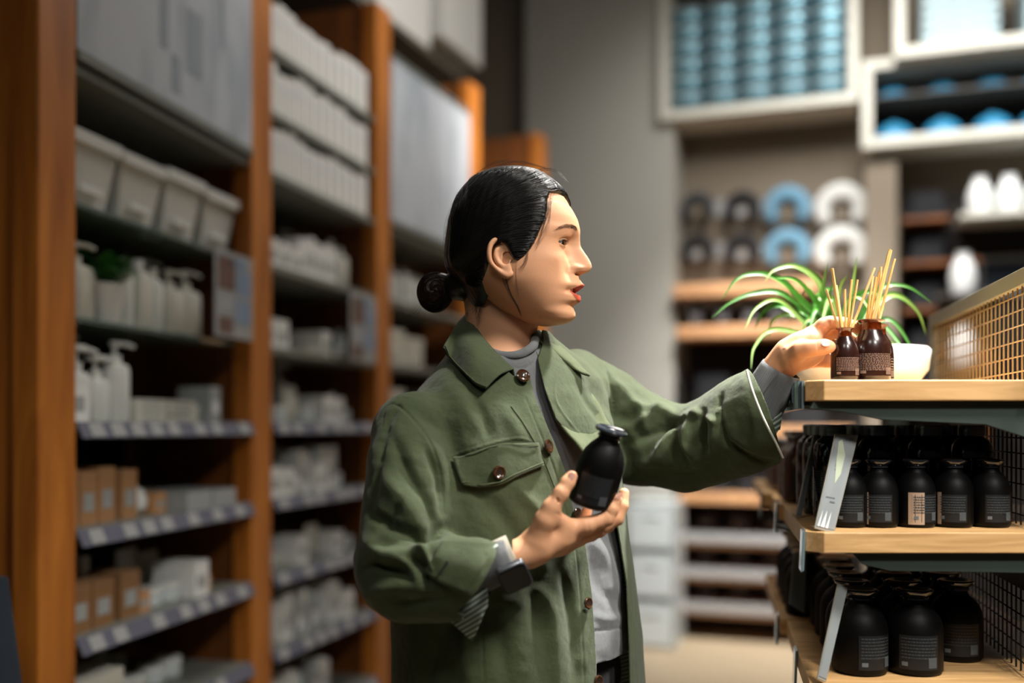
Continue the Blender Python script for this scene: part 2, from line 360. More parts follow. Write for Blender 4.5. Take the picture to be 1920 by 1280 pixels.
# second bay
for z in (2.39, 2.20, 2.02): stock(1, z, ['file',.004]*14, y=.14, x=.01)
stock(1, 1.745, ['wbox','wbox','wbox','tall','tall','tall','tall','tall','tall','tall','bottle','bottlesq'], y=.09)
stock(1, 1.745, ['grey','pump','wbox','bottlesq','wbox','pump','tall','tall','bottle','bottle'], y=.2, note=', back row')
stock(1, 1.50, ['wbox','wbox','jar','flat','wbox','jar','jarw','tube'], y=.10)
for k in range(2): stock(1, 1.50, ['flat','flat'], x=.33, y=.25, dz=k*.0187, note=[', lower at back',', upper at back'][k])
stock(1, 1.50, ['wbox','pouch','wbox'], x=.02, y=.28, note=', at the back')
stock(1, 1.275, ['tube','tube','jar','pouch','jar','wbox','wbox','tube','jar'], y=.08)
stock(1, 1.275, ['wbox','grey','pouch','wbox','pump','tube','jar'], y=.2, note=', back row')
stock(1, 1.05, ['wbox','wbox','grey','tall','tall','wbox','tall','tall','tall','jar'], y=.08)
stock(1, 1.05, ['pump','wbox','tall','pouch','pump','wbox','wbox'], y=.22, note=', back row')
stock(1, .825, ['peach','jar','jarw','wbox','jar','pouch','wbox','ball','jar'], y=.1)
stock(1, .60, ['pouch','tall','tall','grey','tall','grey','tube','tube','tall','tall','wbox'], y=.08)
stock(1, .60, ['bottlesq','tall','grey','tall','pouch','pouch'], y=.2, note=', back row')
stock(1, .35, ['ball','pouch','tall','bottle','tube','grey','tall','tall'], y=.1)
# third bay
stock(2, 1.745, ['bottle','tall','bottle','bottle','tall','bottle','bottle','bottle','tall'], y=.1)
stock(2, 1.50, ['fbox','fbox','wbox'], y=.17)
stock(2, 1.275, ['fbox','wbox','ball','ball','fbox'], y=.17)
stock(2, 1.05, ['fbox','wbox','fbox'], y=.17)
stock(3, 2.02, ['file']*10, y=.14, x=.01); stock(3, 2.2, ['file']*10, y=.14, x=.01)
# poster panels hung at the front of bays one and three
pm = pmat('poster_print', '#b9bec6', .35, var=.02)
nt = pm.node_tree; b_ = nt.nodes['Principled BSDF']
vo = nt.nodes.new('ShaderNodeTexNoise'); vo.inputs['Scale'].default_value = 3.2; vo.inputs['Detail'].default_value = 2; mpn = nt.nodes.new('ShaderNodeMapping'); mpn.inputs['Scale'].default_value = (3, 1, .8)
tcn = nt.nodes.new('ShaderNodeTexCoord'); nt.links.new(tcn.outputs['Object'], mpn.inputs[0]); nt.links.new(mpn.outputs[0], vo.inputs[0])
rp = nt.nodes.new('ShaderNodeValToRGB'); rp.color_ramp.elements[0].position = .36; rp.color_ramp.elements[0].color = rgb('#a3abb6'); rp.color_ramp.elements[1].position = .5; rp.color_ramp.elements[1].color = rgb('#bcc2cb')
nt.links.new(vo.outputs[0], rp.inputs[0]); nt.links.new(rp.outputs[0], b_.inputs['Base Color'])
for b, nm in ((0, 'top of the nearest bay'), (2, 'third bay left of the dark hair')):
    m = MB(); L = BL[b]; m.bx(.004, L-.124, .0, .012, 0, .615); o = m.build('poster_panel', 'poster_print', bevel=.002)
    f = MB(); f.bx(.004, L-.124, -.004, .016, -.02, -.001); f.build('lower_rail', 'shelf_metal', o)
    f = MB(); f.bx(.004, L-.124, -.004, .016, .616, .63); f.build('upper_rail', 'shelf_metal', o)
    if b == 0:      # the printed shapes: a tap and standing bottles
        for q, (xa, xb, za, zb) in enumerate([(.31,.345,.12,.62),(.43,.50,.1,.26),(.36,.40,.03,.12),(.18,.20,.30,.6),(.60,.615,.22,.50)]):
            f = MB(); f.bx(xa, xb, -.0012, -.0002, za, min(zb, .6)); f.build('printed_shape', 'poster_print2' if 'poster_print2' in M else pmat('poster_print2', '#98a0ac', .35, var=.03), o)
    o.matrix_world = bays[b].M() @ Matrix.Translation((0, 0, 2.045))
    tag(o, f'large pale blue-grey photo panel, {nm}', 'poster')
# small picture cards clipped to uprights
def card(pxa, pxb, pya, pyb, b, lab, y=-.03):
    t0, z1 = bays[b].hit(pxa, pya, y); t1, _ = bays[b].hit(pxb, pya, y); z0 = bays[b].hit(pxa, pyb, y)[1]
    m = MB(); w = t1-t0; h = z1-z0
    m.bx(0, w, 0, .003, 0, h); o = m.build('picture_card', 'tag_rail', bevel=.001)
    rr = random.Random(3)
    for q, (u, v, a, c, mt) in enumerate([(.08,.55,.42,.38,'photo_brown'),(.55,.52,.38,.28,'photo_blue'),(.1,.28,.35,.2,'photo_grey'),(.52,.18,.4,.28,'photo_blue'),(.1,.05,.35,.18,'photo_brown'),(.3,.82,.5,.12,'photo_blue')]):
        f = MB(); f.bx(u*w, (u+a)*w, -.0012, -.0002, v*h, (v+c)*h); f.build('photo_print', mt, o)
    o.matrix_world = bays[b].M() @ Matrix.Translation((t0, y, z0)); tag(o, lab, 'picture card')
pmat('photo_brown', '#6a5048', .5, var=.4, scale=40); pmat('photo_blue', '#7d8fa6', .5, var=.3, scale=30); pmat('photo_grey', '#9a9da2', .5, var=.3, scale=30)
card(403, 474, 462, 628, 0, 'white picture card clipped to the second upright, in the nearest bay')
card(657, 706, 545, 675, 1, 'white picture card clipped to the third upright, in the second bay')
# a navy coat hanging at the very left edge
m = MB(); rows = []
for j in range(14):
    v = j/13; rows.append([(.10*(.45+.55*min(1, v*2.2))*math.cos(a)*(1+.05*math.sin(5*a+v*3)), .06*(.5+.5*min(1, v*2.5))*math.sin(a)*(1+.08*math.sin(7*a)), 1.0-.98*v) for a in [2*PI*i/36 for i in range(36)]])
m.grid(rows, close=True); m.add(rows[0], [tuple(range(36))]); m.add(rows[-1], [tuple(range(35,-1,-1))]); o = m.build('navy_coat', 'navy_cloth', smooth=True); p = W(-38, 1160, 1.75); o.location = (p.x, p.y, .0); tag(o, 'dark navy coat just entering the lower left corner', 'coat')
# potted plant among the bottles
pp = empty('potted_plant', bays[0].w(.222, .085, 1.50), bays[0].a)
m = MB(); m.lathe([(.028,0),(.03,.004),(.045,.085),(.047,.09),(.04,.09),(.036,.06),(0,.06)], n=28); m.build('pot', 'white_plastic', pp, smooth=True)
m = MB(); rr = random.Random(5)
for k in range(46):
    a = rr.random()*2*PI; tl = rr.uniform(.035, .066); l = rr.uniform(.08, .13); pts = []
    base = Vector((0, 0, .075)); d = Vector((math.cos(a), math.sin(a), 0)); side = Vector((-math.sin(a), math.cos(a), 0)); r0 = []; r1 = []
    for j in range(6):
        v = j/5; c = base+d*(tl*v)+Vector((0,0,l*v-.06*v*v)); wd = .014*math.sin(PI*(v*.9+.05))+.001; r0.append(c-side*wd); r1.append(c+side*wd)
    m.grid([r0, r1])
m.build('foliage', 'leaf_dark', pp).scale = (1.4, 1.25, 1.15)
tag(pp, 'small dark green plant in a white pot among bottles on the nearest bay', 'potted plant')
# white storage boxes standing high up behind the uprights
for k, (a, bb, ya, yb, lab) in enumerate([(706, 806, -40, 92, 'tall white box high behind the third upright, left of the pair'), (828, 903, -40, 128, 'tall white box high above the fourth upright, right of the pair')]):
    fr = Fr(-.62, 4.3, .40, 1)
    t0, _ = fr.hit(a, yb, .0); t1, z0 = fr.hit(bb, yb, .0)
    m = MB(); m.bx(t0, t1, 0, .3, z0, z0+.95); m.bx(t0+.01, t1-.01, -.002, 0, z0+.8, z0+.805, 1); o = m.build('white_storage_box', ['white_paper', 'fold_grey'], bevel=.006)
    o.matrix_world = fr.M(); tag(o, lab, 'box', 'white boxes on the high ledge'); 
    if k == 0: za = z0; ta = t0
    else:
        m = MB(); m.bx(ta-1.0, t1+.05, .0, .45, -.03, 0); m.bx(ta-1.0, t1+.05, .42, .45, -.5, -.03); o = m.build('high_ledge', 'dark_ledge' if 'dark_ledge' in M else pmat('dark_ledge', '#5a554a', .7), bevel=.003)
        o.matrix_world = fr.M() @ Matrix.Translation((0, 0, min(z0, za)-.003)); tag(o, 'grey-brown ledge above the shelving carrying the white boxes', 'ledge')
# ================================================================ display wall at the back right
BM = BK.M()
def bframe(x0, x1, y_off, z0, z1, t, lab, depth=.36, inner=None, cellback='dark_recess'):
    m = MB()
    m.bx(x0, x1, 0, depth, 0, t); m.bx(x0, x1, 0, depth, z1-z0-t, z1-z0); m.bx(x0, x0+t, 0, depth, t, z1-z0-t); m.bx(x1-t, x1, 0, depth, t, z1-z0-t)
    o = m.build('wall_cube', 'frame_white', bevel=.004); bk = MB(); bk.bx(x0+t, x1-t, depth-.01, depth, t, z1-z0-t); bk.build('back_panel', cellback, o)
    if inner: s = MB(); s.bx(x0+t, x1-t, .02, depth-.012, inner-z0-.012, inner-z0); s.build('middle_shelf', 'dark_shelf' if 'dark_shelf' in M else pmat('dark_shelf', '#4d4842', .6), o)
    o.matrix_world = BM @ Matrix.Translation((0, y_off, z0)); tag(o, lab, 'wall cube', 'white display cubes on the back wall'); return o
YO = -.07; t = .055
xa, z0 = BK.hit(1236, 226, YO); xb, _ = BK.hit(1610, 190, YO)
bframe(xa, xb, YO, z0, z0+.82, t, 'white wall cube holding pale blue tins, above the neck pillows')
def k_tin():
    m = MB(); r = .072; m.lathe([(r*.88,0),(r*.95,.008),(r*.95,.075),(r*.9,.08)], n=28, sq=.35); o = m.build('storage_tin', 'tin_blue', smooth=True); l = MB(); l.lathe([(r*.99,.078),(r*1.02,.082),(r*1.02,.096),(r*.9,.1),(0,.1)], n=28, sq=.35); l.build('lid', 'pale_blue', o, smooth=True); return o  # paler lids carry the highlight bands of the rows in their colour
kt = Kind(k_tin); n5 = 5; wi = (xb-xa-2*t)/n5
for c in range(5):
    for r in range(6):
        kt.put(BK.w(xa+t+wi*(c+.5), YO+.10, z0+t+.001+r*.1005), BK.a, f"pale blue tin in the cube, {ORD[c]} column from the left, {ORD[r]} from the bottom", 'tin', 'pale blue tins in the wall cube', sc=(wi/.153, wi/.153*.95, 1))
xc, z2 = BK.hit(1616, 278, YO); xd = BK.hit(2040, 245, YO)[0]
zi = BK.hit(1640, 178, YO)[1]; ztop = BK.hit(1640, 118, YO)[1]
bframe(xc, xd, YO, z2, ztop+.02, t, 'low white wall cube with blue bowls, at the right edge', inner=zi)
def k_bowl():
    m = MB(); m.lathe([(.13,0),(.125,.03),(.105,.06),(.07,.085),(.03,.098),(.03,.104),(0,.105)], n=32); return m.build('blue_bowl', 'bowl_blue', smooth=True)
kb = Kind(k_bowl)
for i, p in enumerate((1676, 1768, 1862, 1950)):
    x, _ = BK.hit(p, 240, YO+.12); kb.put(BK.w(x, YO+.15, z2+t+.001), BK.a, f"upturned blue bowl on the lower level of the cube, {ORD[i]} from the left", 'bowl', 'blue bowls in the wall cube', sc=(.85,.85,1.05))
    kb.put(BK.w(x, YO+.2, zi+.001), BK.a, f"upturned blue bowl on the cube's middle shelf, {ORD[i]} from the left", 'bowl', 'blue bowls in the wall cube', sc=(.78,.78,.85))
xe, z3 = BK.hit(1677, 108, YO-.1); xf = BK.hit(2010, 80, YO-.1)[0]
bframe(xe, xf, YO-.1, z3, z3+.8, t, 'upper white wall cube holding folded bedding, top right corner', cellback='wall_brown')
def k_fold():
    m = MB(); a, b, h = .23, .14, .055
    pr = [(a*.96*math.copysign(abs(math.cos(q))**.35, math.cos(q)), h/2+h/2*math.copysign(abs(math.sin(q))**.6, math.sin(q))) for q in [2*PI*i/28 for i in range(28)]]
    m.prism([(x, -b, z) for x, z in pr], (0, 2*b, 0)); return m.build('folded_towel', 'pale_blue', smooth=True, ang=50)
kf = Kind(k_fold)
x, _ = BK.hit(1798, 60, YO)
for i in range(6): kf.put(BK.w(x, YO+.06, z3+t+.001+i*.0565), BK.a, f"folded pale towel in the upper right cube, {ORD[i]} from the bottom", 'towel', 'folded pale towels', sc=(.88,1,1))
x, _ = BK.hit(1930, 60, YO)
for i in range(6): kf.put(BK.w(x+.10, YO+.06, z3+t+.001+i*.0565), BK.a, f"folded towel at the right photo edge, {ORD[i]} from the bottom", 'towel', 'folded towels at the right edge', sc=(.6,1,1))
# neck pillows hanging in two rows
def k_pillow(mat):
    def f():
        m = MB(); pts = []; rs = []
        for i in range(29):
            a = math.radians(-50+280*i/28); pts.append((.092*math.cos(a), 0, .085*math.sin(a))); rs.append(.05*(1-.35*abs(i-14)/14)*(1 if 0 < i < 28 else .5))
        m.tube(pts, rs, 18); o = m.build('neck_pillow', mat, smooth=True, ang=80)
        g = MB(); g.bx(-.035, .035, -.052, -.048, -.06, .0); g.build('paper_tag', 'wall_brown' if 'black' not in mat else 'tag_rail', o)
        return o
    return f
kp = {c: Kind(k_pillow('pillow_'+c)) for c in ('white','blue','grey','black')}
for row, (py, ys) in enumerate(((388, 'upper'), (468, 'lower'))):
    for c, (p, nm, s) in enumerate([(1308, 'grey', .82), (1392, 'black', .85), (1476, 'blue', 1.05), (1577, 'white', 1.17)]):
        x, z = BK.hit(p, py+4, .2)
        k = 'black' if nm == 'grey' and row else nm
        kp[k].put(BK.w(x, .2, z), BK.a, f"{'dark grey' if nm in('grey','black') else nm} neck pillow hanging in the {ys} row" + (', leftmost' if c == 0 else ', second from left' if c == 1 else ''), 'neck pillow', 'neck pillows on the back wall', sc=(s, 1, s))
        if c < 3:
            x2, z2_ = BK.hit(p+44, py+2, .29)
            m = MB(); m.bx(-.045, .045, -.004, 0, -.05, .05); m.lathe([(.004,0),(.004,.012)], (0,-.002,.05), 8); o = m.build('hang_tag', 'tag_rail', bevel=.004); o.matrix_world = BM @ Matrix.Translation((x2, .296, z2_))
            tag(o, f"pale hang tag between pillows, {ys} row, {ORD[c]} gap from the left", 'tag', 'hang tags between the neck pillows')
        hk = MB(); hk.tube([(0,-.1,0),(0,.1,0)], .004, 8); h = hk.build('hook', 'steel'); h.matrix_world = BM @ Matrix.Translation((x, .2, z+.045*s)); tag(h, f"steel peg carrying the {ORD[c]} neck pillow, {ys} row", 'peg', 'wall pegs')
# wooden wall shelves with dark goods
def wshelf(pxa, pxb, py, lab, th=.075, dep=.36, front=None):
    x0, z = BK.hit(pxa, py, -.1); x1, _ = BK.hit(pxb, py, -.1)
    m = MB(); m.bx(0, x1-x0, 0, dep-.02, -th, 0); o = m.build('wall_shelf', 'wall_oak', bevel=.003)
    if front:
        f = MB(); f.bx(.01, x1-x0-.01, -.012, -.001, -th*.55, th*.35); f.build('price_strip', 'tag_rail', o)
    o.matrix_world = BM @ Matrix.Translation((x0, -.1, z)); tag(o, lab, 'shelf', 'wooden wall shelves'); return x0, x1, z
def k_dark(nm, mat, h=.13, w=.05):
    def f():
        m = MB(); m.lathe([(w*.9,0),(w,.006),(w,h*.75),(w*.6,h*.82),(w*.6,h),(0,h)], n=20, sq=.5); o = m.build(nm, mat, smooth=True)
        g = MB(); g.bx(-w*.5, w*.5, -w-.002, -w+.001, h*.2, h*.55); g.build('label', 'label_dim' if 'label_dim' in M else pmat('label_dim', '#5c5a5c', .6), o); return o
    return f
kd = Kind(k_dark('dark_container', 'gloss_black', .13, .05)); kn = Kind(k_dark('navy_container', 'navy_cloth', .14, .06))
def k_bag():
    m = MB(); rows = []
    for j in range(8):
        v = j/7; rows.append([((.12-.02*v)*math.copysign(abs(math.cos(a))**.6, math.cos(a)), (.06*(1-v*.5))*math.copysign(abs(math.sin(a))**.6, math.sin(a)), .24*v) for a in [2*PI*i/24 for i in range(24)]])
    m.grid(rows, close=True); m.add(rows[0], [tuple(range(23,-1,-1))]); m.add(rows[-1], [tuple(range(24))])
    o = m.build('travel_bag', 'dark_cloth', smooth=True); h = MB(); h.tube([(-.05,0,.235),(-.045,0,.29),(.045,0,.29),(.05,0,.235)], .007, 8); h.build('handle', 'dark_cloth', o, smooth=True); return o
kg = Kind(k_bag)
def row(kind, x0, x1, z, step, y, desc, cat, grp, sc=None):
    x = x0+step/2; i = 0
    while x < x1-step*.4:
        kind.put(BK.w(x, y, z+.001), BK.a, f"{desc}, {ORD[i]} from the left", cat, grp, sc=sc); x += step; i += 1
a, b, z = wshelf(1262, 1535, 534, 'light wooden wall shelf directly under the neck pillows', th=.07)
a, b, z = wshelf(1268, 1600, 612, 'light wooden wall shelf behind the spider plant, second down', th=.065)
row(kd, a+.03, b, z, .155, .02, 'dark container with dim label on the second wall shelf', 'container', 'dark containers on the wall shelf', sc=(1.1,1.1,1.05))
a, b, z = wshelf(1275, 1600, 800, 'light wooden wall shelf behind the raised sleeve', th=.05)
row(kg, a+.03, b, z, .27, .1, 'black travel bag on the shelf behind the raised sleeve', 'bag', 'black travel bags', sc=(1,1,1.3))
a0, b0, z = wshelf(1272, 1600, 925, 'dark-loaded wall shelf under the raised sleeve', th=.05)
row(kg, a0+.05, b0, z, .25, .1, 'black travel bag on the shelf under the raised sleeve', 'bag', 'black travel bags', sc=(.95,1,1))
for k, (py, l) in enumerate(((1003, 'top'), (1068, 'middle'), (1132, 'bottom'))):
    a, b, z = wshelf(1272, 1600, py, f"low wall shelf with pale price strip, {l} of three near the floor", th=.06, front=True)
    row(kn, a+.03, b, z, .2, .18, f"dark folded pack on the {l} of three low shelves", 'pack', 'dark packs on the low shelves', sc=(1.2, 1.2, .85))
# side panels of that shelving
for p, l in ((1268, 'left'), (1607, 'right')):
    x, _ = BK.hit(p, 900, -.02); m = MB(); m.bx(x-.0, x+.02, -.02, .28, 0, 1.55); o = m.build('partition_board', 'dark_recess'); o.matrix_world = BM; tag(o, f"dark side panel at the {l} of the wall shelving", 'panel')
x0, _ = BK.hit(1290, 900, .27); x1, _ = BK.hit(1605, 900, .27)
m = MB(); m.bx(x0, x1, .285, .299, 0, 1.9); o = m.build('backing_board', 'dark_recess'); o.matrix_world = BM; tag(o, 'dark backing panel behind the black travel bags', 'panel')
# stacked clear storage drawers standing on the floor left of the wall shelving
def k_drawer(i):
    o = empty('clear_storage_box'); m = MB(); w, d, h, q = .27, .34, .27, .006
    m.bx(-w/2,w/2,-d/2,d/2,0,q); m.bx(-w/2,-w/2+q,-d/2,d/2,q,h-q); m.bx(w/2-q,w/2,-d/2,d/2,q,h-q); m.bx(-w/2,w/2,d/2-q,d/2,q,h-q); m.bx(-w/2,w/2,-d/2,d/2,h-q,h)
    m.build('shell', 'clear_plastic', o, bevel=.003)
    f = MB(); f.bx(-w/2+.012, w/2-.012, -d/2-.012, -d/2-.001, .015, h-.02); f.bx(-.05,.05,-d/2-.02,-d/2-.012,h*.7,h*.76); f.build('drawer_front', 'clear_plastic', o, bevel=.003)
    c = MB(); c.bx(-w/2+.03,w/2-.03,-d/2+.03,d/2-.03,.01,h*(.55 if i % 2 else .7)); c.build('contents', 'pale_blue' if i < 1 or i > 2 else 'kraft_label', o); return o
xs, _ = BK.hit(1232, 1000, -.2)
for i in range(3):
    o = k_drawer(2-i); o.location = BK.w(xs, -.2, .001+i*.276); o.rotation_euler = (0,0,BK.a); tag(o, f"clear storage drawer on the floor behind the jacket, {['bottom','middle','top'][i]} of its stack", 'storage drawer', 'stacked clear drawers')
# shelving beyond, right of the post: dark recess with brown boards, white jars above
x0, _ = BK.hit(1690, 500, .1); x1 = 4.2; XM, _ = BK.hit(1836, 500, .1)
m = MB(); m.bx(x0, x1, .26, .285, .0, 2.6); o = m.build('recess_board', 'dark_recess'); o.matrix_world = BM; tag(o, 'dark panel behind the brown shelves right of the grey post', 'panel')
for i, py in enumerate((405, 488, 575, 655, 740)):
    z = BK.hit(1740, py, .0)[1]; m = MB(); m.bx(0, (BK.hit(1780, 500, .1)[0] if i == 0 else XM-.002)-x0, 0, .25, -.025, 0); o = m.build('brown_shelf', 'divider_wood', bevel=.002); o.matrix_world = BM @ Matrix.Translation((x0, 0, z))
    tag(o, f"brown wooden shelf right of the grey post, {ORD[i]} from the top", 'shelf', 'brown shelves right of the post')
    row(kg, x0+.02, XM, z, .24, .13, f"black bag on the {ORD[i]} brown shelf", 'bag', 'black bags on brown shelves', sc=(.85,1,.62))
xw, zt = BK.hit(1680, 318, -.1); zb = BK.hit(1680, 398, -.1)[1]
m = MB(); x2, _ = BK.hit(1800, 395, -.08); z = BK.hit(1860, 395, -.08)[1]; m.bx(0, 1.4, 0, .33, -.03, 0); o = m.build('white_shelf', 'frame_white', bevel=.003); o.matrix_world = BM @ Matrix.Translation((x2, -.08, z)); tag(o, 'white shelf carrying bright white jars, upper right', 'shelf')
def k_vase():
    m = MB(); m.lathe([(.05,0),(.062,.02),(.068,.09),(.055,.15),(.035,.18),(.035,.2),(.042,.21),(.03,.205),(0,.2)], n=28); return m.build('white_jar', 'pot_white', smooth=True)
kv = Kind(k_vase)
for i, p in enumerate((1838, 1893, 1950)):
    x, _ = BK.hit(p, 380, .03); kv.put(BK.w(x, .05, z+.001), 0, f"bright white jar on the upper right white shelf, {ORD[i]} from the left", 'jar', 'white jars on the white shelf')
x, _ = BK.hit(1806, 500, -.05); z5 = BK.hit(1806, 540, -.05)[1]; z6 = BK.hit(1806, 660, -.05)[1]
m = MB(); m.bx(0, .03, 0, .25, 0, 1.2); o = m.build('partition_board', 'divider_wood'); o.matrix_world = BM @ Matrix.Translation((XM, 0, .75)); tag(o, 'brown divider at the right end of the brown shelves', 'panel')
for i, (zz, nm) in enumerate(((z5-.04, 'upper'), (z6-.08, 'lower'))):
    m = MB(); m.bx(-.14,.14,-.1,.045,-.015,0); m.bx(-.14,.14,.03,.045,-.06,-.015); o = m.build('small_bracket_shelf', 'dark_shelf', bevel=.002); o.matrix_world = BM @ Matrix.Translation((x, -.05, zz)); tag(o, f"small dark ledge under the {nm} lone white jar", 'shelf')
    kv.put(BK.w(x, -.05, zz+.001), 0, f"lone white jar standing on the {nm} small ledge at the far right", 'jar', sc=(1,1,1.1))
x, z = BK.hit(1845, 545, .0)
m = MB(); m.bx(0, .6, 0, .02, 0, .22); m.bx(.02, .58, -.002, 0, .03, .19, 1); o = m.build('grey_board', ['grey_plastic', 'navy_cloth'], bevel=.003); o.matrix_world = BM @ Matrix.Translation((x, .23, z)); tag(o, 'dull grey board on the wall above the wire-mesh rail', 'board')
# ================================================================ the gondola in the right foreground
gx, gy = .37, 1.25; G = Vector((.2036, 1, 0))
def ga(u, Y): return gx+.2036*(Y-gy)+u
GTOP = [1.3256, 1.134, .939]
def gboard(z, Y0, Y1, u0, w, lab, chamfer=True):
    m = MB(); a = [(ga(u0, Y0)+(.022 if chamfer else 0), Y0, z-.026), (ga(u0+w, Y0), Y0, z-.026), (ga(u0+w, Y1), Y1, z-.026), (ga(u0, Y1), Y1, z-.026), (ga(u0, Y0+.02), Y0+.02, z-.026)]
    m.prism(a, (0,0,.026)); o = m.build('gondola_shelf', 'oak', bevel=.0012); tag(o, lab, 'shelf', 'oak gondola shelves'); return o
gboard(GTOP[0], 1.25, 1.80, 0, .55, 'top oak gondola shelf carrying the reed diffusers')
gboard(GTOP[1], 1.25, 1.68, 0, .55, 'middle oak gondola shelf carrying two rows of black bottles')
gboard(GTOP[1], 1.69, 1.95, -.006, .40, 'middle-level oak shelf of the next gondola, behind the thin card holder', False)
gboard(GTOP[1], 1.96, 2.45, -.02, .40, 'farthest middle-level oak gondola shelf', False)
gboard(GTOP[2], 1.25, 1.68, 0.006, .55, 'lowest oak gondola shelf carrying big round-shouldered bottles')
gboard(GTOP[2], 1.69, 2.2, -.004, .40, 'lowest-level oak shelf of the gondola behind', False)
# brackets
def bracket(z, prof, lab, Y=1.262):
    m = MB(); m.prism([(x, Y, z+dz) for x, dz in prof], (0, .006, 0)); 
    m.bx(prof[0][0]+.0, .98, Y+.02, Y+.36, z-.032, z-.0265)
    o = m.build('shelf_bracket', 'bracket', bevel=.0008); tag(o, lab, 'bracket', 'dark metal shelf brackets')
bracket(GTOP[0], [(.383,-.0265),(.98,-.0265),(.98,-.075),(.66,-.075),(.60,-.056),(.47,-.050),(.42,-.040),(.378,-.036)], 'dark tapered metal bracket under the top oak shelf')
bracket(GTOP[1], [(.43,-.0265),(.98,-.0265),(.98,-.06),(.62,-.052),(.48,-.050),(.445,-.042)], 'dark tapered metal bracket under the middle oak shelf')
# wire-mesh dividers along the spine
def meshpanel(z0, h, lab, wm, fm, yb=1.20, ya=1.90):
    def A(Y): return .669+.209*(Y-1.30)
    o = empty('mesh_divider', (0,0,0)); m = MB(); th = .012
    m.prism([(A(yb), yb, h), (A(ya), ya, h), (A(ya)+th, ya, h), (A(yb)+th, yb, h)], (0,0,-.022))
    m.prism([(A(ya), ya, h-.022), (A(ya-.03), ya-.03, h-.022), (A(ya-.03)+th, ya-.03, h-.022), (A(ya)+th, ya, h-.022)], (0,0,z0-h+.023))
    m.build('frame', fm, o, bevel=.001)
    w = MB(); Y = yb
    while Y < ya-.03:
        w.tube([(A(Y)+.006, Y, z0), (A(Y)+.006, Y, h-.02)], .0013, 6); Y += .0215
    w.build('vertical_wires', wm, o, smooth=True); w = MB(); q = z0+.014
    while q < h-.02:
        w.tube([(A(yb)+.0045, yb, q), (A(ya)+.0045, ya, q)], .0011, 6); q += .0205
    w.build('horizontal_wires', wm, o, smooth=True); tag(o, lab, 'mesh divider', 'wire-mesh dividers'); return o
meshpanel(GTOP[0]+.001, 1.476, 'framed golden wire-mesh divider standing on the top shelf at right', 'wire', 'mesh_frame')
meshpanel(GTOP[1]+.001, GTOP[0]-.035, 'black wire mesh behind the bottles of the middle shelf', 'black_wire', 'black_wire', 1.27, 1.72)
meshpanel(GTOP[2]+.001, GTOP[1]-.06, 'black wire mesh behind the bottles of the lowest shelf', 'black_wire', 'black_wire', 1.27, 1.72)
m = MB(); m.bx(.74, .78, 1.96, 2.0, .121, 1.32); o = m.build('gondola_post', 'bracket'); tag(o, 'dark square post of the gondola behind the mesh', 'post')
m = MB(); m.bx(.40, .98, 1.27, 2.4, 0, .12); o = m.build('gondola_plinth', 'bracket', bevel=.003); tag(o, 'dark plinth at the foot of the gondola', 'plinth')
# ribbed-cap glossy bottles (back row) and matte stoppered bottles (front rows)
def printed(o, w, h, z, r, rows=7, code=True, lab='label_dark'):
    g = MB(); n = 9
    def arc(a0, a1, za, zb, rr, mt):
        g.grid([[(rr*math.sin(a0+(a1-a0)*i/n), -rr*math.cos(a0+(a1-a0)*i/n), zz) for i in range(n+1)] for zz in (za, zb)], mt)
    A = w/r/2; arc(-A, A, z, z+h, r+.0003, 0)
    rr = random.Random(int(w*1e4)+int(z*1e4)); lh = h/(rows*2.2+6)
    for k in range(rows):
        zt = z+h-lh*(1.5+2.0*k); q = -A*.88
        while q < A*.8:
            l = rr.uniform(.025, .085)*A*2; e = min(q+l, A*.88); arc(q, e, zt-lh*.9, zt, r+.0006, 1); q = e+.035*A
    if code:
        for k in range(9): arc(A*.45+A*.05*k, A*.45+A*.05*k+A*.028, z+h*.06, z+h*.36, r+.0007, 2)
        arc(-A*.85, -A*.55, z+h*.1, z+h*.22, r+.0006, 2)
    return g.build('label', [lab, 'print_dim', 'print_grey'], o, smooth=True)
def k_stop(r=.026, h=.09, mat='matte_black'):
    def f():
        m = MB(); H = h
        m.lathe([(r*.9,0),(r,.004),(r,H*.50),(r*.97,H*.58),(r*.88,H*.66),(r*.72,H*.735),(r*.5,H*.79),(r*.44,H*.82),(r*.43,H*.86)], n=40)
        o = m.build('stoppered_bottle', mat, smooth=True, ang=60)
        c = MB(); c.lathe([(r*.44,H*.86),(r*.5,H*.865),(r*.5,H*.885),(r*.46,H*.89),(r*.5,H*.905),(r*.66,H*.94),(r*.68,H*.97),(r*.6,H*.985),(r*.4,H*.965),(0,H*.96)], n=36); c.build('stopper', 'smoked_cap', o, smooth=True, ang=60)
        printed(o, r*1.45, H*.4, H*.08, r); return o
    return f
def k_ribcap(r=.028, h=.134):
    def f():
        m = MB(); m.lathe([(r*.92,0),(r,.005),(r,h*.70),(r*.96,h*.78),(r*.8,h*.84),(r*.6,h*.87),(r*.58,h*.89)], n=40); o = m.build('ribbed_cap_bottle', 'gloss_black', smooth=True, ang=60)
        c = MB(); pr = [(r*.66,h*.885)]
        for k in range(5): q = h*(.89+.02*k); pr += [(r*.68,q),(r*.68,q+h*.010),(r*.64,q+h*.012),(r*.64,q+h*.018)]
        pr += [(r*.62,h),(r*.5,h*1.0),(0,h)]; c.lathe(pr, n=40); c.build('ribbed_cap', 'lid_black', o, smooth=True, ang=25)
        printed(o, r*1.2, h*.35, h*.18, r, rows=9, code=False, lab='gloss_black'); return o
    return f
FB = []
ks = Kind(k_stop()); kr = Kind(k_ribcap()); kbg = Kind(k_stop(.036, .112))
z = GTOP[1]+.0006
